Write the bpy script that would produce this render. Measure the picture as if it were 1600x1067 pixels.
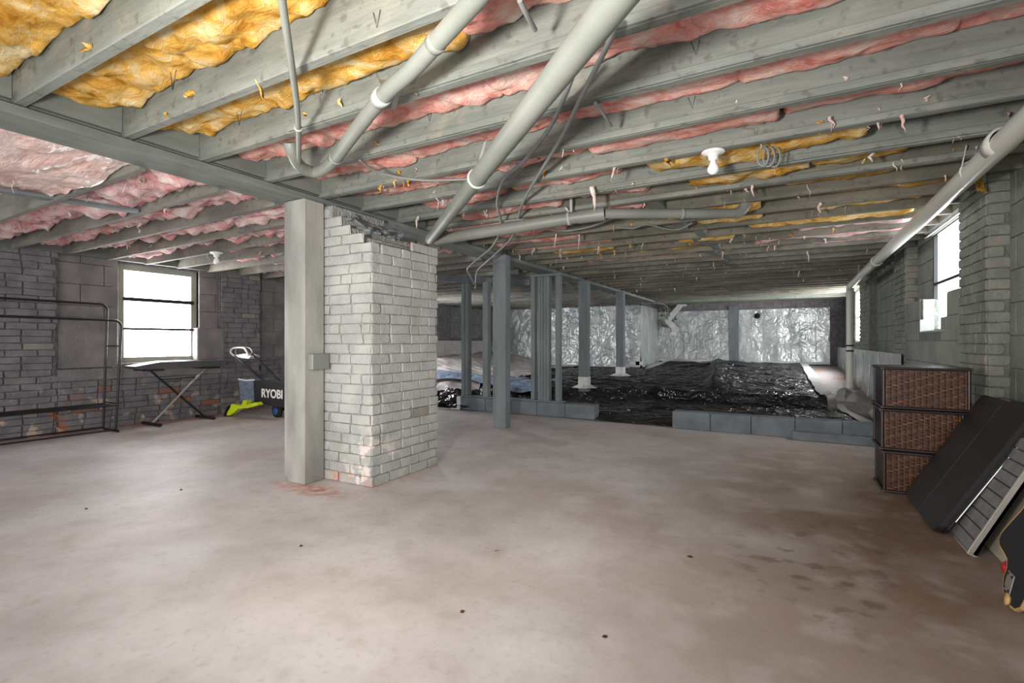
import bpy, math, random
from mathutils import Vector, Matrix, noise
R = random.Random(7)
PI = math.pi
for o in list(bpy.data.objects): bpy.data.objects.remove(o)
SC = bpy.context.scene
COL = SC.collection

# ---------------------------------------------------------------- camera, world, light, exposure
YAW = math.radians(29)
cam_d = bpy.data.cameras.new('camera'); cam = bpy.data.objects.new('camera', cam_d); COL.objects.link(cam)
cam_d.sensor_width = 36; cam_d.lens = 776 / 1600 * 36; cam_d.clip_start = .02
cam.location = (0, 0, 1.0); cam.rotation_euler = (PI / 2, 0, YAW)
SC.camera = cam
SC.view_settings.view_transform = 'Standard'; SC.view_settings.look = 'None'
SC.view_settings.gamma = 1; SC.view_settings.use_curve_mapping = False
SC.view_settings.exposure = 0.38
W = bpy.data.worlds.new('world'); SC.world = W; W.use_nodes = True
W.node_tree.nodes['Background'].inputs[0].default_value = (.93, .96, 1, 1)
W.node_tree.nodes['Background'].inputs[1].default_value = .85

def area(name, loc, target, sx, sy, power, color=(1, 1, 1)):
    d = bpy.data.lights.new(name, 'AREA'); d.shape = 'RECTANGLE'; d.size = sx; d.size_y = sy; d.energy = power; d.color = color
    o = bpy.data.objects.new(name, d); COL.objects.link(o); o.location = loc
    o.rotation_euler = (Vector(target) - Vector(loc)).to_track_quat('-Z', 'Y').to_euler()
    return o
fl = area('flash_light', (-.75, -.25, 1.1), (-1.7, 3.0, 2.0), .22, .22, 50, (1, .96, .9)); fl.data.spread = math.radians(125)
area('rear_fill_light', (-1.6, -3.0, 1.25), (-2.0, 6, 1.1), 4.2, 1.8, 88, (1, .98, .96))  # soft fill added behind the camera; no doorway is known there
area('left_fill_light', (-5.0, -2.4, 1.2), (-5.4, 4, 1.1), 2.4, 1.6, 32, (1, .98, .96))  # added fill that lifts the left room, no real opening behind it
WIN_E = 15.0      # the frosted window panes, lit from outside

def at(px, py, z=None, x=None, y=None):
    """point of a known plane seen at a photograph pixel (1600 x 1067)"""
    t = (px - 800) / 776; u = (533 - py) / 776; s, c = math.sin(YAW), math.cos(YAW)
    r = Vector((-s + c * t, c + s * t, u))
    k = (z - 1) / r.z if z is not None else x / r.x if x is not None else y / r.y
    return Vector((k * r.x, k * r.y, 1 + k * r.z))

# ---------------------------------------------------------------- materials
def mat(name, c1, c2=None, rough=.8, scale=4., bump=.2, bscale=30., metal=0., spec=.4, stretch=(1, 1, 1), detail=6., lo=.35, hi=.65, coat=0., bdist=.01, extra=None):
    m = bpy.data.materials.new(name); m.use_nodes = True; nt = m.node_tree; N = nt.nodes; L = nt.links
    b = N['Principled BSDF']; b.inputs['Roughness'].default_value = rough; b.inputs['Metallic'].default_value = metal
    b.inputs['Specular IOR Level'].default_value = spec; b.inputs['Coat Weight'].default_value = coat
    tc = N.new('ShaderNodeTexCoord'); mp = N.new('ShaderNodeMapping'); mp.inputs['Scale'].default_value = stretch
    geo = N.new('ShaderNodeNewGeometry'); L.new(geo.outputs['Position'], mp.inputs[0])
    n = N.new('ShaderNodeTexNoise'); n.inputs['Scale'].default_value = scale; n.inputs['Detail'].default_value = detail
    L.new(mp.outputs[0], n.inputs['Vector'])
    r = N.new('ShaderNodeValToRGB'); r.color_ramp.elements[0].position = lo; r.color_ramp.elements[1].position = hi
    c2 = c2 or tuple(v * .85 for v in c1)
    r.color_ramp.elements[0].color = (*c2, 1); r.color_ramp.elements[1].color = (*c1, 1)
    L.new(n.outputs[0], r.inputs[0]); col = r.outputs[0]
    if extra: col = extra(nt, mp, geo, col)
    L.new(col, b.inputs['Base Color'])
    if bump:
        n2 = N.new('ShaderNodeTexNoise'); n2.inputs['Scale'].default_value = bscale; n2.inputs['Detail'].default_value = 5
        L.new(mp.outputs[0], n2.inputs['Vector'])
        bp = N.new('ShaderNodeBump'); bp.inputs['Strength'].default_value = bump; bp.inputs['Distance'].default_value = bdist
        L.new(n2.outputs[0], bp.inputs['Height']); L.new(bp.outputs[0], b.inputs['Normal'])
    return m

def mixc(nt, col, fac, c):
    x = nt.nodes.new('ShaderNodeMix'); x.data_type = 'RGBA'; nt.links.new(fac, x.inputs[0]); nt.links.new(col, x.inputs[6])
    x.inputs[7].default_value = (*c, 1); return x.outputs[2]
def nmask(nt, vec, scale, lo, hi, detail=3., off=0):
    n = nt.nodes.new('ShaderNodeTexNoise'); n.inputs['Scale'].default_value = scale; n.inputs['Detail'].default_value = detail
    if off:
        a = nt.nodes.new('ShaderNodeVectorMath'); a.operation = 'ADD'; a.inputs[1].default_value = (off, off * .7, off * .3); nt.links.new(vec, a.inputs[0]); vec = a.outputs[0]
    nt.links.new(vec, n.inputs['Vector'])
    r = nt.nodes.new('ShaderNodeMapRange'); r.inputs[1].default_value = lo; r.inputs[2].default_value = hi; nt.links.new(n.outputs[0], r.inputs[0])
    return r.outputs[0]
def mul(nt, a, b):
    m = nt.nodes.new('ShaderNodeMath'); m.operation = 'MULTIPLY'; m.use_clamp = True
    for i, v in enumerate((a, b)):
        if isinstance(v, (int, float)): m.inputs[i].default_value = v
        else: nt.links.new(v, m.inputs[i])
    return m.outputs[0]
def blob(nt, pos, c, r):
    """0..1 round mask about a point of the floor"""
    mp = nt.nodes.new('ShaderNodeMapping'); mp.vector_type = 'TEXTURE'; mp.inputs['Location'].default_value = c; mp.inputs['Scale'].default_value = r
    if len(c) > 3: pass
    nt.links.new(pos, mp.inputs[0])
    l = nt.nodes.new('ShaderNodeVectorMath'); l.operation = 'LENGTH'; nt.links.new(mp.outputs[0], l.inputs[0])
    q = nt.nodes.new('ShaderNodeMapRange'); q.inputs[1].default_value = 1.0; q.inputs[2].default_value = .35; nt.links.new(l.outputs['Value'], q.inputs[0])
    return q.outputs[0]

def floor_extra(nt, mp, geo, col):
    P = geo.outputs['Position']
    col = mixc(nt, col, mul(nt, nmask(nt, P, 1.1, .42, .62, 5, 3), .6), (.64, .61, .60))          # pale bloom
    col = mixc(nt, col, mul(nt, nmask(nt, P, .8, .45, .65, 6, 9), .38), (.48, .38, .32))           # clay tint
    # brown area by the leaning boards
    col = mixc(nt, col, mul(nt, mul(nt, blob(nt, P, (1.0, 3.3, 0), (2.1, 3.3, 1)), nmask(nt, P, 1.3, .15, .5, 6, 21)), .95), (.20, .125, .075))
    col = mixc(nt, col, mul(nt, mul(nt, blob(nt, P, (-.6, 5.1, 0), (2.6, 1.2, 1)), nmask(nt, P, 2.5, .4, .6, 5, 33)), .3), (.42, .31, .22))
    # red dust along the pillar and the walls
    for c, r, f in (((-2.85, 2.28, 0), (.42, .14, 1), .95), ((-6.75, 3.2, 0), (.2, 2.2, 1), .85), ((-2.45, 2.7, 0), (.12, .6, 1), .3)):
        col = mixc(nt, col, mul(nt, mul(nt, blob(nt, P, c, r), nmask(nt, P, 14, .35, .6, 4, 5)), f), (.50, .16, .08))
    col = mixc(nt, col, mul(nt, nmask(nt, P, 7, .5, .75, 8, 51), .4), (.33, .27, .23))
    col = mixc(nt, col, mul(nt, nmask(nt, P, 30, .55, .75, 6, 61), .35), (.28, .24, .21))
    col = mixc(nt, col, mul(nt, nmask(nt, P, 4, .5, .75, 8, 71), .4), (.68, .65, .64))
    # small dark specks
    v = nt.nodes.new('ShaderNodeTexVoronoi'); v.inputs['Scale'].default_value = 2.6
    w = nt.nodes.new('ShaderNodeTexNoise'); w.inputs['Scale'].default_value = 22; w.inputs['Detail'].default_value = 3
    nt.links.new(P, w.inputs['Vector'])
    ad = nt.nodes.new('ShaderNodeVectorMath'); ad.operation = 'MULTIPLY_ADD'; ad.inputs[1].default_value = (.09, .09, .09)
    nt.links.new(w.outputs['Color'], ad.inputs[0]); nt.links.new(P, ad.inputs[2]); nt.links.new(ad.outputs[0], v.inputs['Vector'])
    q = nt.nodes.new('ShaderNodeMapRange'); q.inputs[1].default_value = .05; q.inputs[2].default_value = .02; nt.links.new(v.outputs['Distance'], q.inputs[0])
    sp = nt.nodes.new('ShaderNodeSeparateColor'); nt.links.new(v.outputs['Color'], sp.inputs[0])
    g = nt.nodes.new('ShaderNodeMapRange'); g.inputs[1].default_value = .55; g.inputs[2].default_value = .75; nt.links.new(sp.outputs[0], g.inputs[0])
    col = mixc(nt, col, mul(nt, mul(nt, q.outputs[0], g.outputs[0]), .75), (.11, .08, .055))
    # scuffs by the boards
    col = mixc(nt, col, mul(nt, mul(nt, blob(nt, P, (.15, 2.6, 0), (.5, .9, 1)), nmask(nt, P, 9, .56, .66, 5, 41)), .6), (.10, .07, .05))
    # grey patch on the left, dull patch by the pillar
    col = mixc(nt, col, mul(nt, mul(nt, blob(nt, P, (-4.2, 1.0, 0), (.55, .6, 1)), nmask(nt, P, 5, .3, .5, 5, 11)), .6), (.34, .30, .28))
    return col

def chip2_extra(nt, mp, geo, col):
    P = geo.outputs['Position']
    col = mixc(nt, col, mul(nt, mul(nt, blob(nt, P, (-2.52, 2.5, .12), (.3, .35, .36)), nmask(nt, P, 9, .53, .58, 5, 3)), .9), (.66, .58, .52))
    col = mixc(nt, col, mul(nt, mul(nt, blob(nt, P, (-2.75, 2.5, .0), (.35, .12, .10)), nmask(nt, P, 9, .45, .6, 5, 8)), .8), (.50, .20, .12))
    return mixc(nt, col, mul(nt, nmask(nt, P, 3, .5, .75, 6, 17), .35), (.24, .23, .20))

M = {}
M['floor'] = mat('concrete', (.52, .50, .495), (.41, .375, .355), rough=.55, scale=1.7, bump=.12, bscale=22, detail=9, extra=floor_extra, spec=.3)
WOODC = (.225, .24, .215)
def wood_extra(nt, mp, geo, col):
    col = mixc(nt, col, mul(nt, nmask(nt, geo.outputs['Position'], 6, .55, .75, 6, 2), .4), (.36, .31, .24))
    col = mixc(nt, col, mul(nt, nmask(nt, geo.outputs['Position'], 22, .58, .68, 6, 12), .55), (.08, .075, .06))
    col = mixc(nt, col, mul(nt, nmask(nt, mp.outputs[0], 26, .5, .7, 8, 7), .35), (.10, .10, .085))
    return col
M['wood'] = mat('grey_painted_wood', WOODC, (.15, .165, .148), rough=.7, scale=9, bump=.4, bscale=50, stretch=(.18, 1, 1), extra=wood_extra)
M['oldwood'] = mat('dusty_painted_wood', (.235, .22, .175), (.11, .105, .085), rough=.85, scale=7, bump=.4, bscale=50, stretch=(.2, 1, 1), extra=wood_extra)
M['leftwood'] = mat('grey_brown_painted_wood', (.225, .215, .185), (.12, .115, .10), rough=.8, scale=7, bump=.4, bscale=50, stretch=(.2, 1, 1), extra=wood_extra)
M['woody'] = mat('grey_painted_girder', (.20, .215, .195), (.13, .145, .13), rough=.75, scale=9, bump=.25, bscale=60, stretch=(1, .25, 1))
M['post'] = mat('grey_painted_post', (.33, .325, .295), (.20, .20, .185), rough=.8, scale=5, bump=.3, bscale=50, stretch=(1, 1, .35))
M['stud'] = mat('grey_painted_stud', (.17, .19, .20), (.12, .14, .145), rough=.7, scale=9, bump=.2, bscale=50, stretch=(1, 1, .25))
M['darkwood'] = mat('bare_subfloor', (.16, .115, .075), (.09, .065, .045), rough=.9, scale=5, stretch=(3, .4, 1))
def chip_extra(nt, mp, geo, col):
    s = nt.nodes.new('ShaderNodeSeparateXYZ'); nt.links.new(geo.outputs['Position'], s.inputs[0])
    low = nt.nodes.new('ShaderNodeMapRange'); low.inputs[1].default_value = .62; low.inputs[2].default_value = .15; nt.links.new(s.outputs[2], low.inputs[0])
    col = mixc(nt, col, mul(nt, mul(nt, low.outputs[0], nmask(nt, geo.outputs['Position'], 7, .58, .64, 4, 3)), .95), (.50, .38, .30))
    col = mixc(nt, col, mul(nt, mul(nt, low.outputs[0], nmask(nt, geo.outputs['Position'], 4.5, .64, .70, 4, 13)), .85), (.36, .13, .07))
    return col
M['brick_p'] = mat('grey_painted_brick', (.40, .40, .375), (.31, .315, .30), rough=.7, scale=7, bump=.6, bscale=38, extra=chip2_extra)
M['mortar_p'] = mat('grey_painted_mortar', (.36, .36, .34), (.25, .25, .235), rough=.9, scale=16, bump=.9, bscale=60, bdist=.02, extra=chip2_extra)  # joint shade partly put into the colour, darker than the bricks
M['brick_l'] = mat('slate_painted_brick', (.20, .187, .192), (.13, .125, .132), rough=.6, scale=6, bump=.7, bscale=35, extra=chip_extra)
M['mortar_l'] = mat('slate_painted_mortar', (.17, .158, .163), (.10, .094, .098), rough=.9, scale=14, bump=.9, bscale=50, bdist=.02, extra=chip_extra)  # darker than its bricks, the tone carries some shade of the joints
M['block_l'] = mat('slate_painted_block', (.235, .22, .215), (.16, .15, .15), rough=.75, scale=5, bump=.9, bscale=60)
M['brick_r'] = mat('green_grey_painted_brick', (.235, .25, .21), (.16, .175, .15), rough=.6, scale=6, bump=.7, bscale=38)
M['mortar_r'] = mat('green_grey_painted_mortar', (.185, .20, .17), (.12, .13, .115), rough=.9, scale=14, bump=.9, bscale=50, bdist=.02)
M['block_r'] = mat('green_grey_painted_block', (.24, .26, .225), (.17, .19, .165), rough=.65, scale=4, bump=.8, bscale=60)
M['brick_red'] = mat('bare_red_brick', (.29, .13, .085), (.19, .12, .10), rough=.9, scale=12, bump=.4, bscale=60)
M['brick_pinkish'] = mat('worn_painted_brick', (.26, .245, .21), (.21, .20, .17), rough=.8, scale=12, bump=.4, bscale=60)
M['white_chip'] = mat('bare_plaster', (.62, .58, .52), rough=.9, scale=12, bump=.4)
M['blockwall'] = mat('blue_grey_painted_block', (.155, .18, .20), (.10, .12, .135), rough=.7, scale=5, bump=.4, bscale=70)
M['trim_l'] = mat('olive_grey_trim_paint', (.36, .36, .30), (.30, .30, .25), rough=.6, scale=5, bump=.1)
M['black_metal'] = mat('black_metal', (.018, .018, .02), (.012, .012, .014), rough=.35, metal=.4, bump=0, spec=.6)
M['dark_plastic'] = mat('dark_grey_plastic', (.085, .088, .088), (.06, .063, .065), rough=.5, bump=.05)
M['pipe'] = mat('grey_painted_pipe', (.215, .225, .20), (.17, .18, .16), rough=.45, scale=3, bump=.06, bscale=40)
M['cable'] = mat('grey_painted_cable', (.25, .26, .25), (.19, .20, .19), rough=.55, bump=.05)
M['strap'] = mat('grey_strap', (.36, .37, .35), rough=.6, bump=.05)
M['pvc'] = mat('white_pvc', (.66, .65, .57), (.60, .59, .52), rough=.3, scale=2, bump=.02, spec=.5)
M['white'] = mat('white_plastic', (.80, .80, .78), (.74, .74, .72), rough=.35, bump=0)
M['reveal'] = mat('window_lit_reveal', (.34, .35, .34), rough=.7, scale=8, bump=.3)
M['tape'] = mat('white_tape', (.66, .66, .64), (.52, .52, .51), rough=.5, scale=6, bump=.3, bscale=25)
M['soil'] = mat('red_clay_ground', (.38, .35, .34), (.42, .17, .09), rough=.5, scale=2.2, lo=.28, hi=.46, bump=.7, bscale=20, bdist=.03)
M['wicker'] = mat('brown_wicker', (.12, .038, .016), (.035, .012, .007), rough=.4, scale=60, bump=.1, spec=.25, lo=.3, hi=.7)
M['wicker_lt'] = mat('tan_wicker', (.22, .10, .04), (.08, .035, .016), rough=.4, scale=45, bump=.1, spec=.3)
M['wicker_dk'] = mat('dark_wicker', (.028, .018, .016), (.015, .01, .009), rough=.35, bump=.1, spec=.6)
M['vinyl'] = mat('black_vinyl', (.017, .014, .014), (.012, .010, .010), rough=.45, scale=30, bump=.3, bscale=300, bdist=.002)
M['alu'] = mat('brushed_aluminium', (.62, .60, .54), (.5, .48, .44), rough=.35, metal=.8, bump=0)
M['rubber'] = mat('grey_rubber', (.20, .195, .185), (.15, .145, .14), rough=.5, scale=20, bump=.2, bscale=200, bdist=.002)
M['cream'] = mat('cream_laminate', (.52, .46, .355), (.44, .38, .29), rough=.42, scale=1.4, bump=.03)
M['grip'] = mat('black_grip_tape', (.022, .022, .024), (.014, .014, .015), rough=.95, scale=80, bump=.4, bscale=400, bdist=.002)
M['maple'] = mat('maple_ply', (.62, .40, .17), (.5, .31, .12), rough=.4, scale=8, bump=0)
M['redwheel'] = mat('red_urethane', (.50, .012, .015), rough=.3, bump=0, spec=.6)
M['blue'] = mat('blue_plastic', (.03, .10, .30), rough=.4, bump=0)
M['lime'] = mat('lime_plastic', (.58, .70, .02), rough=.35, bump=0)
M['bagblue'] = mat('blue_grey_mesh_fabric', (.17, .22, .29), (.10, .13, .18), rough=.8, scale=25, bump=.4)
M['bagblack'] = mat('black_fabric', (.018, .017, .018), rough=.85, bump=.2)
M['leaf'] = mat('green_torn_lining', (.16, .20, .12), (.08, .10, .06), rough=.8, scale=30, bump=.4)
M['black'] = mat('black_hole', (.006, .006, .006), rough=.9, bump=0)

def insulation(name, deep, mid, pale):
    m = bpy.data.materials.new(name); m.use_nodes = True; nt = m.node_tree; N = nt.nodes; L = nt.links
    b = N['Principled BSDF']; b.inputs['Roughness'].default_value = 1; b.inputs['Specular IOR Level'].default_value = .05
    geo = N.new('ShaderNodeNewGeometry')
    w = N.new('ShaderNodeTexNoise'); w.inputs['Scale'].default_value = 5; w.inputs['Detail'].default_value = 3; L.new(geo.outputs['Position'], w.inputs['Vector'])
    ad = N.new('ShaderNodeVectorMath'); ad.operation = 'MULTIPLY_ADD'; ad.inputs[1].default_value = (.25, .25, .25)
    L.new(w.outputs['Color'], ad.inputs[0]); L.new(geo.outputs['Position'], ad.inputs[2])
    n = N.new('ShaderNodeTexNoise'); n.inputs['Scale'].default_value = 7; n.inputs['Detail'].default_value = 9; n.inputs['Roughness'].default_value = .65; L.new(ad.outputs[0], n.inputs['Vector'])
    r = N.new('ShaderNodeValToRGB'); e = r.color_ramp.elements
    e[0].position = .32; e[0].color = (*deep, 1); e[1].position = .64; e[1].color = (*pale, 1)
    x = e.new(.48); x.color = (*mid, 1)
    L.new(n.outputs[0], r.inputs[0]); L.new(r.outputs[0], b.inputs['Base Color'])
    mp = N.new('ShaderNodeMapping'); mp.inputs['Scale'].default_value = (1, 3.5, 2); mp.inputs['Rotation'].default_value = (0, 0, .5); L.new(ad.outputs[0], mp.inputs[0])
    n2 = N.new('ShaderNodeTexNoise'); n2.inputs['Scale'].default_value = 18; n2.inputs['Detail'].default_value = 8; n2.inputs['Roughness'].default_value = .7; L.new(mp.outputs[0], n2.inputs['Vector'])
    bp = N.new('ShaderNodeBump'); bp.inputs['Strength'].default_value = .8; bp.inputs['Distance'].default_value = .03
    L.new(n2.outputs[0], bp.inputs['Height']); L.new(bp.outputs[0], b.inputs['Normal'])
    return m
M['pink'] = insulation('pink_fibreglass', (.74, .20, .17), (.93, .47, .40), (.97, .78, .70))
M['yellow'] = insulation('yellow_fibreglass', (.50, .20, .02), (.88, .50, .11), (.96, .80, .48))
M['rosy'] = insulation('rose_fibreglass', (.72, .18, .20), (.90, .56, .55), (.97, .86, .83))
M['facing'] = mat('pale_plastic_facing', (.80, .66, .60), (.70, .45, .41), rough=.35, scale=3, bump=.5, bscale=14, stretch=(1, 2.5, 1), bdist=.03, spec=.6)

def plastic(name, c1, c2, rough, metal, wr, scale=3.5, bd=.06, stretch=(1, 1, 1)):
    m = mat(name, c1, c2, rough=rough, metal=metal, scale=2.2, bump=0, spec=.6, detail=4)
    nt = m.node_tree; N = nt.nodes; L = nt.links; b = N['Principled BSDF']
    geo = [n for n in N if n.bl_idname == 'ShaderNodeNewGeometry'][0]
    w = N.new('ShaderNodeTexNoise'); w.inputs['Scale'].default_value = 2; w.inputs['Detail'].default_value = 3; L.new(geo.outputs['Position'], w.inputs['Vector'])
    ad = N.new('ShaderNodeVectorMath'); ad.operation = 'MULTIPLY_ADD'; ad.inputs[1].default_value = (.8, .8, .8)
    L.new(w.outputs['Color'], ad.inputs[0]); L.new(geo.outputs['Position'], ad.inputs[2])
    hs = None
    for sc_, wt in ((scale, .55), (scale * 2.3, .28), (scale * 5, .13)):
        mp = N.new('ShaderNodeMapping'); mp.inputs['Scale'].default_value = stretch; mp.inputs['Rotation'].default_value = (.2 * sc_, .1 * sc_, .15 * sc_); L.new(ad.outputs[0], mp.inputs[0])
        v = N.new('ShaderNodeTexVoronoi'); v.inputs['Scale'].default_value = sc_; L.new(mp.outputs[0], v.inputs['Vector'])
        q = N.new('ShaderNodeMath'); q.operation = 'MULTIPLY_ADD'; q.inputs[1].default_value = wt; L.new(v.outputs['Distance'], q.inputs[0])
        if hs is None: q.inputs[2].default_value = 0
        else: L.new(hs, q.inputs[2])
        hs = q.outputs[0]
    bp = N.new('ShaderNodeBump'); bp.inputs['Strength'].default_value = wr; bp.inputs['Distance'].default_value = bd
    L.new(hs, bp.inputs['Height']); L.new(bp.outputs[0], b.inputs['Normal'])
    return m
M['foil'] = plastic('silver_vapour_barrier', (.50, .53, .52), (.36, .39, .39), .33, .32, .65, 2.6, .10, (1, 1, .7))
M['blackpoly'] = plastic('black_polythene', (.034, .032, .033), (.014, .013, .014), .25, 0, .8, 4.0, .15, (1, 2.2, 1))
M['clearpoly'] = plastic('cloudy_polythene', (.56, .53, .52), (.40, .36, .34), .3, 0, .5, 2.6, .06)
M['bluepoly'] = plastic('blue_tinted_polythene', (.34, .44, .58), (.20, .26, .38), .22, 0, .6, 3, .06)
def emis(name, c, e):
    m = bpy.data.materials.new(name); m.use_nodes = True; b = m.node_tree.nodes['Principled BSDF']
    b.inputs['Base Color'].default_value = (.8, .8, .8, 1); b.inputs['Emission Color'].default_value = (*c, 1); b.inputs['Emission Strength'].default_value = e
    b.inputs['Roughness'].default_value = .3
    return m
M['pane'] = emis('frosted_daylit_glass', (1, 1, .99), WIN_E)
M['pane_r'] = emis('frosted_daylit_glass_blue', (.88, .95, 1), 7.0)
M['pane_back'] = emis('frosted_daylit_glass_rear', (.97, .98, 1), 27.0)
M['bulb'] = mat('white_bulb_glass', (.88, .88, .86), rough=.15, bump=0, spec=.6)
M['letter'] = mat('white_print', (.8, .8, .78), rough=.5, bump=0)

# ---------------------------------------------------------------- mesh helpers
class MB:
    def __init__(s): s.v = []; s.f = []; s.smooth = []
    def add(s, vs, fs, sm=False):
        k = len(s.v); s.v += [tuple(v) for v in vs]; s.f += [tuple(i + k for i in f) for f in fs]; s.smooth += [sm] * len(fs); return s
    def box(s, a, b, mtx=None, bev=0.):
        (x0, y0, z0), (x1, y1, z1) = [tuple(map(min, zip(a, b))), tuple(map(max, zip(a, b)))]
        if bev:
            e = min(bev, (x1 - x0) / 2.2, (y1 - y0) / 2.2, (z1 - z0) / 2.2)
            vs = []; 
            for sx in (0, 1):
                for sy in (0, 1):
                    for sz in (0, 1):
                        X = (x0, x1)[sx]; Y = (y0, y1)[sy]; Z = (z0, z1)[sz]; dx = e * (1 - 2 * sx); dy = e * (1 - 2 * sy); dz = e * (1 - 2 * sz)
                        vs += [Vector((X, Y + dy, Z + dz)), Vector((X + dx, Y, Z + dz)), Vector((X + dx, Y + dy, Z))]
            I = lambda sx, sy, sz, k: (sx * 4 + sy * 2 + sz) * 3 + k
            fs = []
            for q in (0, 1):
                fs += [(I(q, 0, 0, 0), I(q, 1, 0, 0), I(q, 1, 1, 0), I(q, 0, 1, 0)), (I(0, q, 0, 1), I(1, q, 0, 1), I(1, q, 1, 1), I(0, q, 1, 1)), (I(0, 0, q, 2), I(1, 0, q, 2), I(1, 1, q, 2), I(0, 1, q, 2))]
            for a_ in (0, 1):
                for b_ in (0, 1):
                    fs += [(I(a_, b_, 0, 0), I(a_, b_, 1, 0), I(a_, b_, 1, 1), I(a_, b_, 0, 1)), (I(a_, 0, b_, 0), I(a_, 1, b_, 0), I(a_, 1, b_, 2), I(a_, 0, b_, 2)), (I(0, a_, b_, 1), I(1, a_, b_, 1), I(1, a_, b_, 2), I(0, a_, b_, 2))]
                    for c_ in (0, 1): fs.append((I(a_, b_, c_, 0), I(a_, b_, c_, 1), I(a_, b_, c_, 2)))
        else:
            vs = [Vector(p) for p in ((x0, y0, z0), (x1, y0, z0), (x1, y1, z0), (x0, y1, z0), (x0, y0, z1), (x1, y0, z1), (x1, y1, z1), (x0, y1, z1))]
            fs = [(0, 3, 2, 1), (4, 5, 6, 7), (0, 1, 5, 4), (1, 2, 6, 5), (2, 3, 7, 6), (3, 0, 4, 7)]
        if mtx: vs = [mtx @ v for v in vs]
        return s.add(vs, fs)
    def beam(s, p, q, w, h, up=(0, 0, 1), bev=0.):
        """bar of section w x h from p to q"""
        p = Vector(p); q = Vector(q); d = (q - p); L = d.length; d.normalize(); up = Vector(up)
        sx = d.cross(up).normalized(); u = sx.cross(d)
        m = Matrix((sx, d, u)).transposed().to_4x4(); m.translation = p
        return s.box((-w / 2, 0, -h / 2), (w / 2, L, h / 2), m, bev)
    def tube(s, pts, r, n=14, caps=True):
        pts = [Vector(p) for p in pts]; k = len(pts); rr = r if isinstance(r, (list, tuple)) else [r] * k
        vs = []; u = None
        for i, p in enumerate(pts):
            d = (pts[min(i + 1, k - 1)] - pts[max(i - 1, 0)]).normalized()
            if u is None: u = d.orthogonal().normalized()
            u = (u - d * u.dot(d)).normalized(); w = d.cross(u)
            vs += [p + (u * math.cos(2 * PI * j / n) + w * math.sin(2 * PI * j / n)) * rr[i] for j in range(n)]
        fs = [(i * n + j, i * n + (j + 1) % n, (i + 1) * n + (j + 1) % n, (i + 1) * n + j) for i in range(k - 1) for j in range(n)]
        s.add(vs, fs, True)
        if caps: s.add(vs[:n], [tuple(range(n))[::-1]]); s.add(vs[-n:], [tuple(range(n))])
        return s
    def lathe(s, prof, c, axis=(0, 0, 1), n=20):
        c = Vector(c); a = Vector(axis).normalized(); u = a.orthogonal().normalized(); w = a.cross(u); vs = []
        for (r, h) in prof: vs += [c + a * h + (u * math.cos(2 * PI * j / n) + w * math.sin(2 * PI * j / n)) * r for j in range(n)]
        fs = [(i * n + j, i * n + (j + 1) % n, (i + 1) * n + (j + 1) % n, (i + 1) * n + j) for i in range(len(prof) - 1) for j in range(n)]
        return s.add(vs, fs, True)
    def prism(s, outline, a, b):
        """outline: list of Vectors; extruded by vector b-a"""
        d = Vector(b) - Vector(a); n = len(outline)
        vs = [Vector(p) for p in outline] + [Vector(p) + d for p in outline]
        return s.add(vs, [tuple(range(n))[::-1], tuple(range(n, 2 * n))] + [(i, (i + 1) % n, n + (i + 1) % n, n + i) for i in range(n)])
    def grid(s, nx, ny, fn, sm=True):
        vs = [fn(i / nx, j / ny) for j in range(ny + 1) for i in range(nx + 1)]; w = nx + 1
        return s.add(vs, [(j * w + i, j * w + i + 1, (j + 1) * w + i + 1, (j + 1) * w + i) for j in range(ny) for i in range(nx)], sm)
    def mesh(s, name, off=(0, 0, 0)):
        me = bpy.data.meshes.new(name); me.from_pydata([(v[0] - off[0], v[1] - off[1], v[2] - off[2]) for v in s.v], [], s.f)
        me.polygons.foreach_set('use_smooth', s.smooth); me.update(); return me
    def build(s, name, m, parent=None, **kw):
        root = parent
        while root is not None and root.parent: root = root.parent
        off = root.location if root is not None else (0, 0, 0)
        me = s.mesh(name, off); me.materials.append(m); o = bpy.data.objects.new(name, me); COL.objects.link(o); o.parent = parent
        for k, v in kw.items(): o[k] = v
        return o
def thing(name, label, cat, loc=(0, 0, 0), group=None, **kw):
    o = bpy.data.objects.new(name, None); COL.objects.link(o); o.location = loc; o.empty_display_size = .05
    o['label'] = label; o['category'] = cat
    if group: o['group'] = group
    for k, v in kw.items(): o[k] = v
    return o
def solo(name, mb, m, label, cat, base=(0, 0, 0), group=None):
    me = mb.mesh(name, base); me.materials.append(m); o = bpy.data.objects.new(name, me); COL.objects.link(o); o.location = base
    o['label'] = label; o['category'] = cat
    if group: o['group'] = group
    return o
def structure(name, mb, m): return mb.build(name, m, None, kind='structure')
def place(me, name, parent, loc, rz=0, m=None, ry=0, rx=0, label=None):
    o = bpy.data.objects.new(name, me); COL.objects.link(o); o.parent = parent
    root = parent
    while root.parent: root = root.parent
    o.location = Vector(loc) - root.location; o.rotation_euler = (rx, ry, rz)
    if m is not None: o.material_slots[0].link = 'OBJECT'; o.material_slots[0].material = m
    if label: o['label'] = label
    return o
def fbm(x, y, z=0, o=4): return noise.fractal(Vector((x, y, z)), 1.0, 2.0, o)
def ridge(x, y, z=0, o=4): return noise.ridged_multi_fractal(Vector((x, y, z)), 1.0, 2.1, o, 1.0, 2.0)
def bez(pts, n=8):
    """smooth path (Catmull-Rom) through points"""
    pts = [Vector(p) for p in pts]; out = []
    for i in range(len(pts) - 1):
        a = pts[max(i - 1, 0)]; b = pts[i]; c = pts[i + 1]; d = pts[min(i + 2, len(pts) - 1)]
        for k in range(n):
            t = k / n
            out.append(.5 * ((2 * b) + (c - a) * t + (2 * a - 5 * b + 4 * c - d) * t * t + (3 * b - a - 3 * c + d) * t ** 3))
    return out + [pts[-1]]

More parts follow.
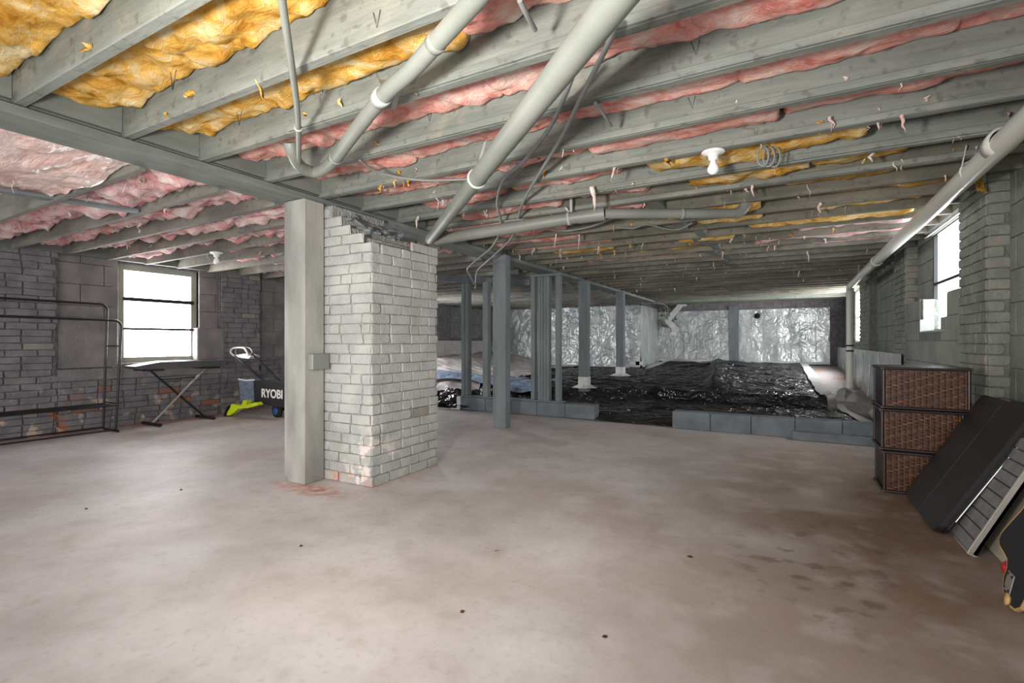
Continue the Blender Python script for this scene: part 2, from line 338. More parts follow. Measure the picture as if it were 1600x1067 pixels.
# bricks: local x along the wall, -y out of it, z up, origin at the left bottom of the cell
BR = {}
def brick_mesh(L, H, D, var, mname):
    key = (round(L, 3), H, D, var, mname)
    if key in BR: return BR[key]
    q = random.Random(hash(key[:2]) % 999 + var * 31)
    g = .004; ring = lambda dy, e, j: [Vector((max(g, min(L - g, x + q.uniform(-j, j))), dy, max(.002, min(H - .002, z + q.uniform(-j, j) * .6)))) for x, z in
        ((g + e * 2, g / 2 + e * .4), (L / 2, g / 2 + e * .3), (L - g - e * 2, g / 2 + e * .4), (L - g - e * .6, g / 2 + e * 1.6), (L - g - e * .6, H - g / 2 - e * 1.6), (L - g - e * 2, H - g / 2 - e * .4), (L / 2, H - g / 2 - e * .3), (g + e * 2, H - g / 2 - e * .4), (g + e * .6, H - g / 2 - e * 1.6), (g + e * .6, g / 2 + e * 1.6))]
    mb = MB(); a = ring(0.0, .002, .003); b = ring(-D + .005, .003, .0045); c = ring(-D, .0085, .0045); n = len(a)
    vs = a + b + c
    fs = [(i, (i + 1) % n, n + (i + 1) % n, n + i) for i in range(n)] + [(n + i, n + (i + 1) % n, 2 * n + (i + 1) % n, 2 * n + i) for i in range(n)] + [tuple(range(2 * n, 3 * n))]
    mb.add(vs, fs); me = mb.mesh('brick'); me.materials.append(M[mname]); BR[key] = me; return me

def brick_field(parent, origin, rz, length, z0, z1, mname, keep=None, L=.212, H=.0703, D=.014, budget=None, alt=None, jit=.002, header=6):
    """courses of brick faces on a plane; returns meshes left over past the budget"""
    c, s = math.cos(rz), math.sin(rz); o = Vector(origin); rest = MB(); rest_n = 0
    rows = int(round((z1 - z0) / H)); n = 0
    for r in range(rows):
        hd = False; l = L
        x = -((r % 2) * L / 2) - R.uniform(0, .03) 
        while x < length - .015:
            l = L / 2 if R.random() < .12 else L
            x0 = max(x, 0); x1 = min(x + l, length); x = x + l
            if x1 - x0 < .03: continue
            z = z0 + r * H
            if keep and not keep((x0 + x1) / 2, z + H): continue
            ll = round((x1 - x0) / .03) * .03 if x1 - x0 < l - .001 else l
            ll = min(ll, x1 - x0 + .012) if ll > 0 else .03
            me = brick_mesh(x1 - x0 if abs(x1 - x0 - l) < .001 else max(ll, .03), H, D, R.randrange(5), mname)
            p = Vector((o.x + c * x0, o.y + s * x0, z)) + Vector((-s, c, 0)) * -R.uniform(-jit, jit)
            mm = alt(p) if alt else None
            n += 1
            if budget is not None and n > budget:
                mt = Matrix.Translation(p) @ Matrix.Rotation(rz, 4, 'Z')
                rest.add([mt @ v.co for v in me.vertices], [tuple(f.vertices) for f in me.polygons]); rest_n += 1
            else: place(me, 'brick', parent, p, rz, mm, ry=R.uniform(-.006, .006))
    return rest if rest_n else None
BK = {}
def block_field(parent, origin, rz, length, z0, z1, mname, L=.415, H=.2075, D=.012, name='block', keep=None, off=0., gap=.006):
    c, s = math.cos(rz), math.sin(rz); o = Vector(origin)
    rows = int(math.ceil((z1 - z0) / H - .05))
    for r in range(rows):
        x = -((r % 2) * L / 2) - off
        while x < length - .02:
            x0 = max(x, 0); x1 = min(x + L, length); x += L
            if x1 - x0 < .04: continue
            z = z0 + r * H; h = min(H, z1 - z)
            if keep and not keep((x0 + x1) / 2, z + h / 2): continue
            key = (round(x1 - x0, 3), round(h, 3), D, mname)
            if key not in BK:
                me = MB().box((gap / 2, -D, gap / 2), (x1 - x0 - gap / 2, 0, h - gap / 2), None, .003).mesh('block'); me.materials.append(M[mname]); BK[key] = me
            place(BK[key], name, parent, (o.x + c * x0, o.y + s * x0, z), rz)

# ================================================================= SETTING
XL, XR = -6.9, 1.25
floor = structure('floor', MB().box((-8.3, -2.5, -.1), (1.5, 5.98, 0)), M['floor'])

# ---- ground behind the block walls
def sm(a, b, t): t = max(0, min(1, (t - a) / (b - a))); return t * t * (3 - 2 * t)
def gz(x, y):
    z = .03
    led = 8.3 if x > -1.9 else 8.3 - .9 * sm(-1.9, -2.6, x)
    wdt = .12 if x > -1.9 else .8
    z += .15 * sm(led, led + wdt, y)
    z += .10 * sm(8.3, 13, y) + .13 * sm(10, 14.5, y) * sm(-4, -1, x)
    z += .08 * math.exp(-((x + 3.0) ** 2 + (y - 9.6) ** 2) / .8)
    z += .34 * sm(-5.6, -7.6, x) * sm(6.2, 10, y)
    z += .012 * fbm(x * 1.3, y * 1.3, 2)
    return z
structure('floor_soil', MB().grid(60, 60, lambda u, v: Vector((-8.3 + 9.8 * u, 5.95 + 9.4 * v, gz(-8.3 + 9.8 * u, 5.95 + 9.4 * v) - .035))), M['soil'])

# ---- left wall
wl = structure('wall_left', MB().box((-7.15, -.2, -.05), (XL + .035, 2.3, 2.2)).box((-7.15, 2.3, -.05), (XL + .035, 4.64, .62)).box((-7.15, 4.05, .6), (XL + .035, 4.64, 2.2))
    .box((-7.15, 2.3, .62), (XL - .035, 2.88, 2.2)).box((-7.15, 3.80, .62), (XL - .035, 4.05, 2.2)).box((-7.15, 2.88, .62), (XL - .035, 3.80, .74)).box((-7.15, 2.88, 1.93), (XL - .035, 3.80, 2.2)), M['mortar_l'])
def altl(p):
    if p.z < .5 and p.y > 2.2 and R.random() < .05: return M['brick_red']
    if R.random() < .02: return M['brick_pinkish']
    return None
LF = XL + .035
# facing +X : local x runs along +Y when rz = +90deg, outward is -y -> +x
brick_field(wl, (LF, .9, 0), PI / 2, 1.4, .0, 1.97, 'brick_l', alt=altl, L=.25, jit=.005)
brick_field(wl, (LF, 2.3, 0), PI / 2, 1.76, .0, .56, 'brick_l', alt=altl, L=.25)
brick_field(wl, (LF, 4.06, 0), PI / 2, .58, .0, 1.97, 'brick_l', alt=altl)
place(MB().box((0, -.016, 0), (1.76, 0, .13), None, .004).mesh('x'), 'ledge', wl, (LF, 2.3, .565), PI / 2, label='painted mortar ledge').data.materials.append(M['block_l'])
keepw = lambda x, z: not (2.88 < 2.3 + x < 3.80 and .74 < z < 1.93)
block_field(wl, (XL - .035, 2.3, 0), PI / 2, .58, .70, 2.18, 'block_l', D=.02, L=.44, H=.235)
block_field(wl, (XL - .035, 3.80, 0), PI / 2, .26, .70, 2.18, 'block_l', D=.02, L=.44, H=.235)
# the half-height block pier closing the right corner of the opening, and the one left of it
structure('trim_1', MB().box((-7.1, 3.74, .62), (-6.845, 4.10, 1.18), None, .008), M['block_l'])
structure('trim_2', MB().box((-7.0, 2.3, .70), (-6.88, 2.86, 1.27), None, .008), M['block_l'])
structure('trim_3', MB().box((-6.99, 2.80, .1 + .58), (-6.86, 3.76, .745), None, .01), M['block_l'])
# back of the left room, stepped back behind the pilaster
wlb = structure('wall_left_rear', MB().box((-7.6, 4.64, -.05), (-7.13, 5.9, 2.2)), M['mortar_l'])
block_field(wlb, (-7.13, 4.64, 0), PI / 2, 1.26, .74, 2.2, 'block_l', D=.01)
brick_field(wlb, (-7.13, 4.64, 0), PI / 2, 1.26, .0, .74, 'brick_l', alt=altl)
wlc = structure('wall_left_crawlspace', MB().box((-8.2, 5.9, -.05), (-8.0, 7.4, 2.2)).box((-8.2, 7.4, -.05), (-8.0, 8.9, 1.0)).box((-8.2, 8.9, -.05), (-8.0, 13.2, 2.2)).box((-8.2, 7.4, 2.05), (-8.0, 8.9, 2.2)), M['mortar_l'])
brick_field(wlc, (-8.0, 10.1, 0), PI / 2, .85, .5, 2.04, 'brick_l')
block_field(wlc, (-8.0, 10.97, 0), PI / 2, 1.7, 1.1, 2.2, 'block_l')
structure('wall_left_return', MB().box((-8.2, 5.75, -.05), (-7.13, 5.95, 2.2)), M['mortar_l'])

def window(name, M_pane, y0, y1, z0, z1, xf, side, rails, frame_m, fw=.045, jamb=.09):
    """sash window in a wall of constant x; side=+1 faces +x"""
    f = MB()
    d = .05 * side
    for a, b in (((xf, y0, z0), (xf + d, y0 + fw, z1)), ((xf, y1 - fw, z0), (xf + d, y1, z1)), ((xf, y0 + fw, z1 - fw), (xf + d, y1 - fw, z1)), ((xf, y0 + fw, z0), (xf + d, y1 - fw, z0 + fw))): f.box(a, b, None, .004)
    w = f.build(name, frame_m, None, kind='structure')
    zs = [z0 + fw] + [r for r in rails] + [z1 - fw]
    for i, r in enumerate(rails):
        MB().box((xf + d * .3, y0 + fw, r - .014), (xf + d * .9, y1 - fw, r + .014), None, .003).build('rail', M['black_metal'], w)
    for a, b in zip(zs[:-1], zs[1:]):
        MB().box((xf + d * .15, y0 + fw, a + .014 * (a != zs[0])), (xf + d * .3, y1 - fw, b - .014 * (b != zs[-1]))).build('pane', M_pane, w)
    return w
w1 = window('window_1', M['pane'], 2.885, 3.80, .735, 1.935, -7.02, 1, [1.155, 1.515], M['trim_l'], .075)
MB().box((-6.965, 2.945, 1.140), (-6.925, 3.735, 1.168), None, .003).build('rail', M['black_metal'], w1)
MB().box((-6.99, 2.82, .74), (-6.93, 2.885, 1.95), None, .005).build('casing', M['trim_l'], w1)
MB().box((-6.99, 3.80, 1.18), (-6.93, 3.85, 1.95), None, .005).build('casing', M['trim_l'], w1)
MB().box((-6.975, 2.945, 1.49), (-6.935, 3.745, 1.535), None, .003).build('rail', M['black_metal'], w1)
window('window_3', M['pane_back'], 7.4, 8.9, .95, 2.05, -8.12, 1, [1.5], M['trim_l'])

# ---- right wall
FR = 1.14
wr = structure('wall_right', MB().box((XR + .012, 2.0, -.05), (1.5, 4.35, 2.35)).box((FR + .012, 4.35, -.05), (1.5, 4.95, 2.35)).box((FR + .012, 4.95, -.05), (1.5, 5.335, 1.40))
    .box((FR + .012, 5.335, -.05), (1.5, 6.2, 1.09)).box((FR + .012, 6.2, -.05), (1.5, 6.92, 1.41)).box((XR + .012, 6.25, 1.0), (1.5, 6.92, 2.35)).box((FR + .012, 6.92, -.05), (1.5, 7.56, 2.35))
    .box((XR + .012, 7.56, -.05), (1.5, 9.72, 2.35)).box((FR + .012, 9.72, -.05), (1.5, 10.9, 2.35)).box((XR + .012, 10.9, -.05), (1.5, 11.3, 2.35)).box((XR + .012, 11.3, -.05), (1.5, 12.8, .98))
    .box((XR + .012, 12.8, -.05), (1.5, 15.3, 2.35)).box((XR + .012, 4.9, 2.1), (1.5, 6.3, 2.35)).box((XR + .012, 11.2, 2.07), (1.5, 12.9, 2.35)), M['mortar_r'])
# faces towards -X : local x runs towards -Y with rz = -90deg
def altr(p): return M['brick_pinkish'] if R.random() < .05 else None
brick_field(wr, (FR + .012, 4.95, 0), -PI / 2, .60, 0, 2.2, 'brick_r', alt=altr, L=.205, header=5)
brick_field(wr, (FR + .001, 4.35 + .001, 0), 0, .112, 0, 2.2, 'brick_r', alt=lambda p: M['brick_pinkish'] if R.random() < .2 else None, L=.224, header=99)
brick_field(wr, (FR + .012, 7.56, 0), -PI / 2, .64, .7, 2.2, 'brick_r', L=.205, header=5)
brick_field(wr, (FR + .001, 6.921, 0), 0, .112, 1.41, 2.2, 'brick_r', alt=lambda p: M['brick_pinkish'] if R.random() < .6 else None, L=.224, header=99)
block_field(wr, (XR + .012, 4.35, 0), -PI / 2, 2.2, 0, 2.3, 'block_r', off=.1)
block_field(wr, (FR + .012, 6.92, 0), -PI / 2, 1.97, 0, 1.41, 'block_r', off=.0, H=.2015, keep=lambda x, z: not (.72 < x < 1.585 and z > 1.09))
block_field(wr, (XR + .012, 6.92, 0), -PI / 2, .67, 1.41, 2.3, 'block_r', H=.2015)
block_field(wr, (XR + .012, 9.72, 0), -PI / 2, 2.16, .8, 2.3, 'block_r')
rs = brick_field(wr, (FR + .012, 10.9, 0), -PI / 2, 1.18, .8, 2.1, 'brick_r', budget=0)
rs.build('distant_bricks', M['brick_r'], wr, kind='stuff')
# cut faces of the block infill beside the window, window light put in as a paler grey
structure('trim_4', MB().box((FR - .004, 6.190, 1.09), (1.245, 6.199, 1.41)).box((FR - .002, 5.335, 1.085), (1.24, 6.2, 1.10), None, .003), M['reveal'])
w2 = window('window_2', M['pane_r'], 4.98, 6.25, 1.09, 2.05, 1.295, -1, [1.555], M['black_metal'], .03)
MB().box((1.23, 4.95, 2.03), (1.30, 6.25, 2.06), None, .003).build('head_trim', M['trim_l'], w2)
for k in range(2): MB().tube([(1.215 - .02 * k, 4.97, 2.035 - .012 * k), (1.215 - .02 * k, 6.3, 2.035 - .012 * k)], .005, 8).build('curtain_rod', M['white'], w2)
window('window_4', M['pane_back'], 11.3, 12.8, .98, 2.07, 1.33, -1, [1.5], M['white'], .04)

# ---- far walls
wn = structure('wall_crawlspace_near', MB().box((-8.2, 13.05, -.05), (-3.387, 13.3, 2.35)).box((-3.58, 13.05, -.05), (-3.387, 15.3, 2.35)), M['mortar_l'])
wf = structure('wall_far', MB().box((-3.6, 15.05, -.05), (1.5, 15.3, 2.35)), M['mortar_l'])
b = brick_field(wn, (-8.0, 13.05, 0), 0, 4.6, 1.93, 2.14, 'brick_l', budget=0); b.build('distant_bricks', M['brick_l'], wn, kind='stuff')
b = brick_field(wf, (-3.38, 15.05, 0), 0, 4.6, 1.86, 2.14, 'brick_l', budget=0); b.build('distant_bricks', M['brick_l'], wf, kind='stuff')

# ================================================================= CEILING
ceil = structure('ceiling', MB().box((-3.15, -.3, 2.30), (1.5, 15.3, 2.34)).box((-8.3, -.3, 2.19), (-3.15, 15.3, 2.34)), M['darkwood'])
YJ = [.455, .874, 1.291, 1.674, 2.098, 2.539, 2.955, 3.37]
while YJ[-1] < 14.9: YJ.append(YJ[-1] + .4)
YL = [.72, 1.10, 1.47, 1.93, 2.33, 2.73, 3.12, 3.49, 3.88, 4.29]
while YL[-1] < 12.8: YL.append(YL[-1] + .4)
JZ = 2.055
for k, y in enumerate(YJ):
    w = .044; dz = R.uniform(-.006, .006) if k > 6 else 0; tl = R.uniform(-.01, .01) if k > 4 else 0
    jo = MB().beam((-3.035, y, JZ + .125 + dz), (1.32, y + tl, JZ + .125 + dz), w, .25, bev=.003).build('joist', M['wood'] if k < 8 else M['oldwood'], ceil)
    if 3 <= k <= 8:   # narrow nailing strip along the lower edge
        MB().beam((-2.2 if k < 5 else -3.0, y - w / 2 - .009, JZ + .018), (1.3, y - w / 2 - .009, JZ + .018), .018, .034, bev=.003).build('nailing_strip', M['wood'], jo)
for k, y in enumerate(YL):
    if k < 2: continue
    xe = XL + .02 if y < 4.6 else -7.15 if y < 5.8 else -8.05
    MB().beam((-3.25, y, 1.985 + .1), (xe, y + .03, 1.94 + .1), .042, .2, bev=.003).build('joist', M['leftwood'], ceil)
structure('trim_5', MB().box((XL - .1, -.2, 1.955), (XL + .05, 4.64, 2.19)), M['woody'])     # wall plates
structure('trim_6', MB().box((XR - .06, 4.95, 2.06), (1.5, 6.3, 2.2)), M['woody'])
# bridging and blocking between the joists
def block_between(x, y0, y1, z0, z1, m=M['wood'], t=.04): MB().box((x, y0, z0), (x + t, y1, z1), None, .003).build('blocking', m, ceil)
for k in range(8, 18):
    if k % 1 == 0: block_between(-.95 + .10 * (k % 2) + (k - 8) * .02, YJ[k] + .023, YJ[k + 1] - .023, JZ + .004, JZ + .09 + .04 * (k % 2), t=.09)
for k in (0, 1, 2, 3, 4, 5, 6): block_between(-3.03, YJ[k] + .023, YJ[k + 1] - .023, JZ + .02, 2.29, M['woody'], .03)
for k, x in ((3, -4.2), (4, -5.3), (5, -4.7), (6, -5.0), (7, -4.1)):
    MB().beam((x, YL[k] + .02, 2.00), (x + .1, YL[k + 1] - .02, 2.12), .035, .03, bev=.003).build('bridging', M['wood'], ceil)
MB().beam((-4.55, 1.12, 1.99), (-4.30, 1.92, 1.985), .09, .022, bev=.003).build('bridging', M['stud'], ceil)
# cross beams past the blocks
for x0, x1, y, zz in ((-8.0, -3.3, 6.1, 1.94), (-3.3, 1.2, 13.3, 2.0)):
    MB().box((x0, y - .05, zz), (x1, y + .05, zz + .1), None, .004).build('header', M['wood'], ceil)

def batt(x0, x1, y0, y1, z0, m, seed, amp=.03, res=.022, sag=.02, top=None, ragged=.0):
    nx = max(6, int((x1 - x0) / res)); ny = max(6, int((y1 - y0) / res * .9)); top = top or z0 + .07
    def f(u, v):
        x = x0 + (x1 - x0) * u; y = y0 + (y1 - y0) * v
        s_ = 4 * v * (1 - v)
        n = fbm(x * 3 + seed, y * 3, seed, 4) * amp * 1.1 + (ridge(x * 4.2 + seed, y * 7, seed * .3, 4) - 1.0) * amp * .65 + noise.noise(Vector((x * 26, y * 26, seed))) * amp * .22
        z = z0 - sag * s_ + n
        e = min(u, 1 - u) * (x1 - x0)
        if e < .02: z += (.02 - e) * .6
        if v in (0, 1): z = max(z, z0 + .005) ; z += .01
        x += .012 * noise.noise(Vector((y * 18, seed, x * 3))) * (1 if e < .02 else .3)
        return Vector((x, y, min(z, top)))
    mb = MB().grid(nx, ny, f)
    # sides up into the bay
    w = nx + 1; n = len(mb.v)
    for i in range(w): mb.v.append((mb.v[i][0], mb.v[i][1], top))
    for i in range(w): mb.v.append((mb.v[ny * w + i][0], mb.v[ny * w + i][1], top))
    for i in range(nx):
        mb.f.append((i, n + i, n + i + 1, i + 1)); mb.f.append((ny * w + i, ny * w + i + 1, n + w + i + 1, n + w + i)); mb.smooth += [True, True]
    k = len(mb.v)
    for j in range(ny + 1): mb.v.append((mb.v[j * w][0], mb.v[j * w][1], top)); mb.v.append((mb.v[j * w + nx][0], mb.v[j * w + nx][1], top))
    for j in range(ny):
        mb.f.append((j * w, (j + 1) * w, k + 2 * (j + 1), k + 2 * j)); mb.f.append((j * w + nx, k + 2 * j + 1, k + 2 * j + 3, (j + 1) * w + nx)); mb.smooth += [True, True]
    return mb.build('insulation_batt', m, ceil)

# right of the girder: bay -> list of (x0, x1, material, z, amp, sag)
Pk, Ye, Ro = M['pink'], M['yellow'], M['rosy']
bays = {
    0: [(-3.0, -1.9, Ye, 2.17, .035, .02), (-1.9, -.8, Ye, 2.18, .03, .02), (-.8, .5, Pk, 2.18, .03, .02)],
    1: [(-3.0, -2.15, Ye, 2.17, .04, .03), (-2.17, -1.1, Ye, 2.175, .04, .03), (-1.1, .3, Pk, 2.18, .03, .02)],
    2: [(-3.0, -2.2, Ye, 2.16, .035, .03), (-2.2, -1.12, Ye, 2.17, .03, .03), (-1.1, -.2, Pk, 2.17, .03, .02), (-.18, 1.2, Pk, 2.17, .03, .02)],
    3: [(-3.0, -2.35, Pk, 2.15, .035, .02), (-2.3, -1.2, Pk, 2.165, .025, .02), (-1.18, -.3, Pk, 2.17, .025, .02), (-.3, .45, Pk, 2.165, .02, .03), (.46, 1.2, Pk, 2.17, .02, .03)],
    4: [(-3.0, -2.1, Pk, 2.15, .03, .02), (-2.1, -1.1, Pk, 2.16, .025, .02), (-1.1, -.2, Pk, 2.16, .02, .02), (-.18, .55, Pk, 2.16, .02, .03), (.56, 1.2, Pk, 2.175, .02, .03)],
    5: [(-3.0, -2.0, Pk, 2.13, .03, .02), (-2.0, -1.0, Pk, 2.15, .03, .02), (-1.0, -.05, Pk, 2.13, .015, .05), (0, .6, Pk, 2.15, .015, .045), (.6, 1.2, Pk, 2.17, .015, .04)],
    6: [(-2.6, -1.9, Pk, 2.11, .03, .02), (-1.8, -1.0, Pk, 2.13, .03, .02), (-.75, .35, Ye, 2.10, .03, .03)],
    7: [(-2.5, -1.6, Pk, 2.09, .03, .02), (-1.4, -.9, Pk, 2.13, .03, .02), (-.6, .1, Ye, 2.09, .035, .02), (.15, .6, Ye, 2.12, .03, .02)],
    8: [(-2.9, -2.0, Pk, 2.08, .03, .02), (-1.6, -1.0, Pk, 2.12, .03, .02), (.0, .6, Ye, 2.12, .02, .02)],
    9: [(-2.6, -1.9, Pk, 2.08, .03, .01), (-.9, -.2, Ye, 2.08, .03, .02), (.3, 1.0, Ye, 2.12, .02, .02)],
    10: [(-2.9, -1.9, Pk, 2.08, .02, .01), (-.7, -.2, Ye, 2.08, .02, .02), (.2, .9, Ye, 2.10, .02, .01)],
    11: [(-2.9, -1.7, Pk, 2.09, .02, .01), (-.3, .9, Ye, 2.08, .02, .01)],
    12: [(-2.5, -1.8, Ye, 2.08, .02, .01), (-1.0, -.5, Ye, 2.08, .02, .02), (.1, 1.1, Ro, 2.09, .02, .01)],
    13: [(-2.6, -.6, Ye, 2.10, .02, .01), (-.3, 1.1, Ro, 2.08, .02, .01)],
    14: [(-2.4, -.6, Ro, 2.10, .02, .01), (0, 1.1, Ro, 2.09, .02, .01)],
}
sd = 1.
for k, segs in bays.items():
    for (x0, x1, m, z, a, sg) in segs:
        sd += 7.31
        batt(x0 - .012, x1 + .012, YJ[k] + .022, YJ[k + 1] - .022, z + (.028 if k < 6 else .012), m, sd, a * 1.15, .018 if k < 6 else .03, sg, top=2.298)
for k in range(15, 27, 2):
    sd += 7.31; x0 = R.uniform(-2.8, -1.5); batt(x0, x0 + R.uniform(.6, 1.5), YJ[k] + .022, YJ[k + 1] - .022, 2.10, R.choice((Ro, Pk)), sd, .02, .05, .0, top=2.29)
# left room
for k in range(0, 10):
    y0, y1 = YL[k], YL[k + 1]
    for x0, x1 in ((-4.3, -3.27), (-5.5, -4.32), (-6.8, -5.52)):
        sd += 5.13
        zz = 2.068 + R.uniform(-.02, .02)
        if k < 2: continue
        if R.random() < .06 and k > 3: continue
        batt(x0 + R.uniform(0, .1), x1, y0 + .022, y1 - .022 + .02, zz, Ro, sd, .065, .02 if k < 6 else .03, .03, top=2.189)
# facing sheet drooping from the bays beside the girder
def fs_(u, v):
    x = -3.27 - 1.35 * u; y = .30 + 1.14 * v
    return Vector((x, y, 2.03 - .04 * math.sin(u * PI) - .05 * v * (1 - u) * 0 + .03 * fbm(x * 2, y * 5, 3) - .06 * max(0, v - .8) * (1 + fbm(x * 9, 0, 0)) + .02 * ridge(x * 2, y * 7, 0, 3) - .02))
MB().grid(60, 60, fs_).build('facing_sheet', M['facing'], ceil, label='pale plastic insulation facing drooping below the joists')

# torn wisps of fibre hanging from the joists
def wisps(spots, m, name):
    mb = MB()
    for (x, y, z, ln, w) in spots:
        k = 5; a = R.uniform(0, PI); dx, dy = math.cos(a) * w, math.sin(a) * w; px = py = 0; vs = []
        for i in range(k + 1):
            t = i / k; px += R.uniform(-.012, .012); py += R.uniform(-.012, .012); ww = (1 - t) ** .7 * (1 + R.uniform(-.35, .35))
            vs += [(x + px - dx * ww / 2, y + py - dy * ww / 2, z - ln * t), (x + px + dx * ww / 2, y + py + dy * ww / 2, z - ln * t), (x + px - dy * ww * .3, y + py + dx * ww * .3, z - ln * t)]
        mb.add(vs, [(3 * i + a_, 3 * i + (a_ + 1) % 3, 3 * i + 3 + (a_ + 1) % 3, 3 * i + 3 + a_) for i in range(k) for a_ in range(3)], True)
    mb.build(name, m, ceil, kind='stuff')
sp = []; sy = []
for i in range(200):
    k = min(R.randrange(5, 26), R.randrange(5, 34)); x = R.uniform(-2.9, 1.0); sp.append((x, YJ[k] - .03 + R.uniform(-.02, .08), JZ + R.uniform(.0, .08), R.uniform(.03, .13) * (.5 + .5 * R.random()), R.uniform(.008, .04)))
for i in range(60):
    k = R.randrange(0, 9); x = R.uniform(-6.5, -3.4); sp.append((x, YL[k] + R.uniform(-.03, .25), 2.0 + R.uniform(0, .05), R.uniform(.03, .11), R.uniform(.01, .04)))
for (px, py, ln, w) in ((925, 300, .17, .055), (868, 372, .15, .02), (905, 372, .18, .025), (885, 330, .07, .035), (836, 395, .09, .04), (1260, 400, .14, .03), (1250, 430, .12, .03), (655, 345, .12, .04)):
    p = at(px, py - 8, z=JZ + .01); sp.append((p.x, p.y, p.z, ln, w))
for i in range(45):
    k = R.randrange(1, 14); x = R.uniform(-2.6, .9) if k > 5 else R.uniform(-2.6, -1.2); sy.append((x, YJ[k] - .03, JZ + R.uniform(0, .08), R.uniform(.02, .07), R.uniform(.015, .05)))
M['fluff'] = insulation('pale_fibre', (.85, .45, .42), (.92, .72, .66), (.95, .90, .84))
wisps(sp, M['fluff'], 'insulation_wisps'); wisps(sy, M['yellow'], 'insulation_wisps')
# staples / hanger wires seen against the joists
hw = MB()
for (px, py, k) in ((272, 125, 1), (375, 185, 2), (505, 135, 3), (590, 30, 2), (672, 180, 4), (1088, 75, 4), (1182, 205, 6), (1262, 225, 7), (1565, 105, 6), (1168, 185, 6), (1082, 160, 5)):
    p = at(px, py, y=YJ[k] - .026)
    if p.z < 2.31: hw.tube([(p.x - .02, p.y, min(p.z + .03, 2.28)), (p.x, p.y - .004, p.z - .03), (p.x + .012, p.y, min(p.z + .03, 2.28))], .0012, 5)
hw.build('hanger_wires', M['black_metal'], ceil, kind='stuff')

# ---- girder
g = thing('girder', 'long grey painted girder beam carrying the joists over the square posts', 'beam', (-3.14, 2.4, 2.0))
MB().box((-3.25, -.3, 2.004), (-3.04, 13.04, 2.19), None, .004).build('beam', M['woody'], g)
MB().box((-3.04, -.3, 2.004), (-2.985, 13.04, 2.05), None, .004).build('ledger_strip', M['woody'], g)
MB().box((-3.27, -.3, 2.03), (-3.25, 13.04, 2.07), None, .003).build('ledger_strip', M['woody'], g)

# ================================================================= BRICK PILLAR
PX0, PX1, PY0, PY1 = -2.99, -2.487, 2.505, 3.24
pl = thing('brick_pillar', 'grey painted brick pillar with a broken stepped top', 'pillar', (-2.74, 2.87, 0))
i_ = .013
MB().box((PX0, PY0 + i_, 0), (PX1 - i_, PY1 - i_, 1.66)).box((PX0, PY0 + i_, 1.66), (-2.62, PY1 - i_, 1.74)).box((PX0, PY0 + i_, 1.74), (-2.72, PY1 - .1, 1.81)).box((PX0, PY0 + i_, 1.81), (-2.80, PY1 - .1, 1.90)).box((PX0, PY0 + i_, 1.9), (-2.88, PY1 - .2, 1.985)).build('mortar_core', M['mortar_p'], pl)
topf = lambda x: 1.985 - max(0, x - .10) * .70
def altp(p):
    return None
brick_field(pl, (PX0, PY0 + i_, 0), 0, .503, 0, 1.97, 'brick_p', keep=lambda x, z: z < topf(x) + .01, L=.212, H=.0702, jit=.003)
def altp2(p):
    if abs(p.y - 3.0) < .1 and abs(p.z - .42) < .03: return M['brick_pinkish']
    return None
brick_field(pl, (PX1 - i_, PY0, 0), PI / 2, .735, 0, 1.97, 'brick_p', keep=lambda x, z: z < 1.715 + .12 * x, L=.212, H=.0702, jit=.003, alt=altp2)
b = brick_field(pl, (PX1, PY1 - i_, 0), PI, .503, 0, 1.76, 'brick_p', budget=0, H=.0702); b.build('rear_bricks', M['brick_p'], pl, kind='stuff')
b = brick_field(pl, (PX0 + i_, PY1, 0), -PI / 2, .55, 0, 1.76, 'brick_p', budget=0, H=.0702); b.build('side_bricks', M['brick_p'], pl, kind='stuff')
rub = MB()
for i in range(26):
    x = R.uniform(-2.95, -2.55); y = R.uniform(2.54, 3.1); zt = topf(x - PX0); zt = max(1.66, min(zt, 1.95)) - .01
    rub.box((-.03, -.03, 0), (R.uniform(-.01, .03), R.uniform(-.01, .03), R.uniform(.01, .03)), Matrix.Translation((x, y, zt)) @ Matrix.Rotation(R.uniform(0, 3), 4, (.3, .2, 1)), .006)
rub.build('rubble', M['stud'], pl, kind='stuff', label='dark crumbled brick on the broken top')

# main post beside the pillar with its casing board and box
po = thing('post', 'thick square painted wooden post standing against the brick pillar', 'post', (-3.05, 2.4, 0))
MB().box((-3.12, 2.32, 0), (-2.937, 2.49, 2.0), None, .006).build('shaft', M['post'], po)
MB().box((-3.165, 2.33, .03), (-3.122, 2.49, 2.0), None, .004).build('side_board', M['post'], po)
MB().tube([(-3.19, 2.35, .17), (-3.155, 2.36, .17)], .006, 8).build('bolt', M['alu'], po, label='protruding steel bolt')
bx = solo('junction_box', MB().box((-2.936, 2.345, .80), (-2.885, 2.495, .915), None, .006), M['pipe'], 'small square grey painted electrical box low on the thick post', 'electrical box', (-2.91, 2.42, .80))
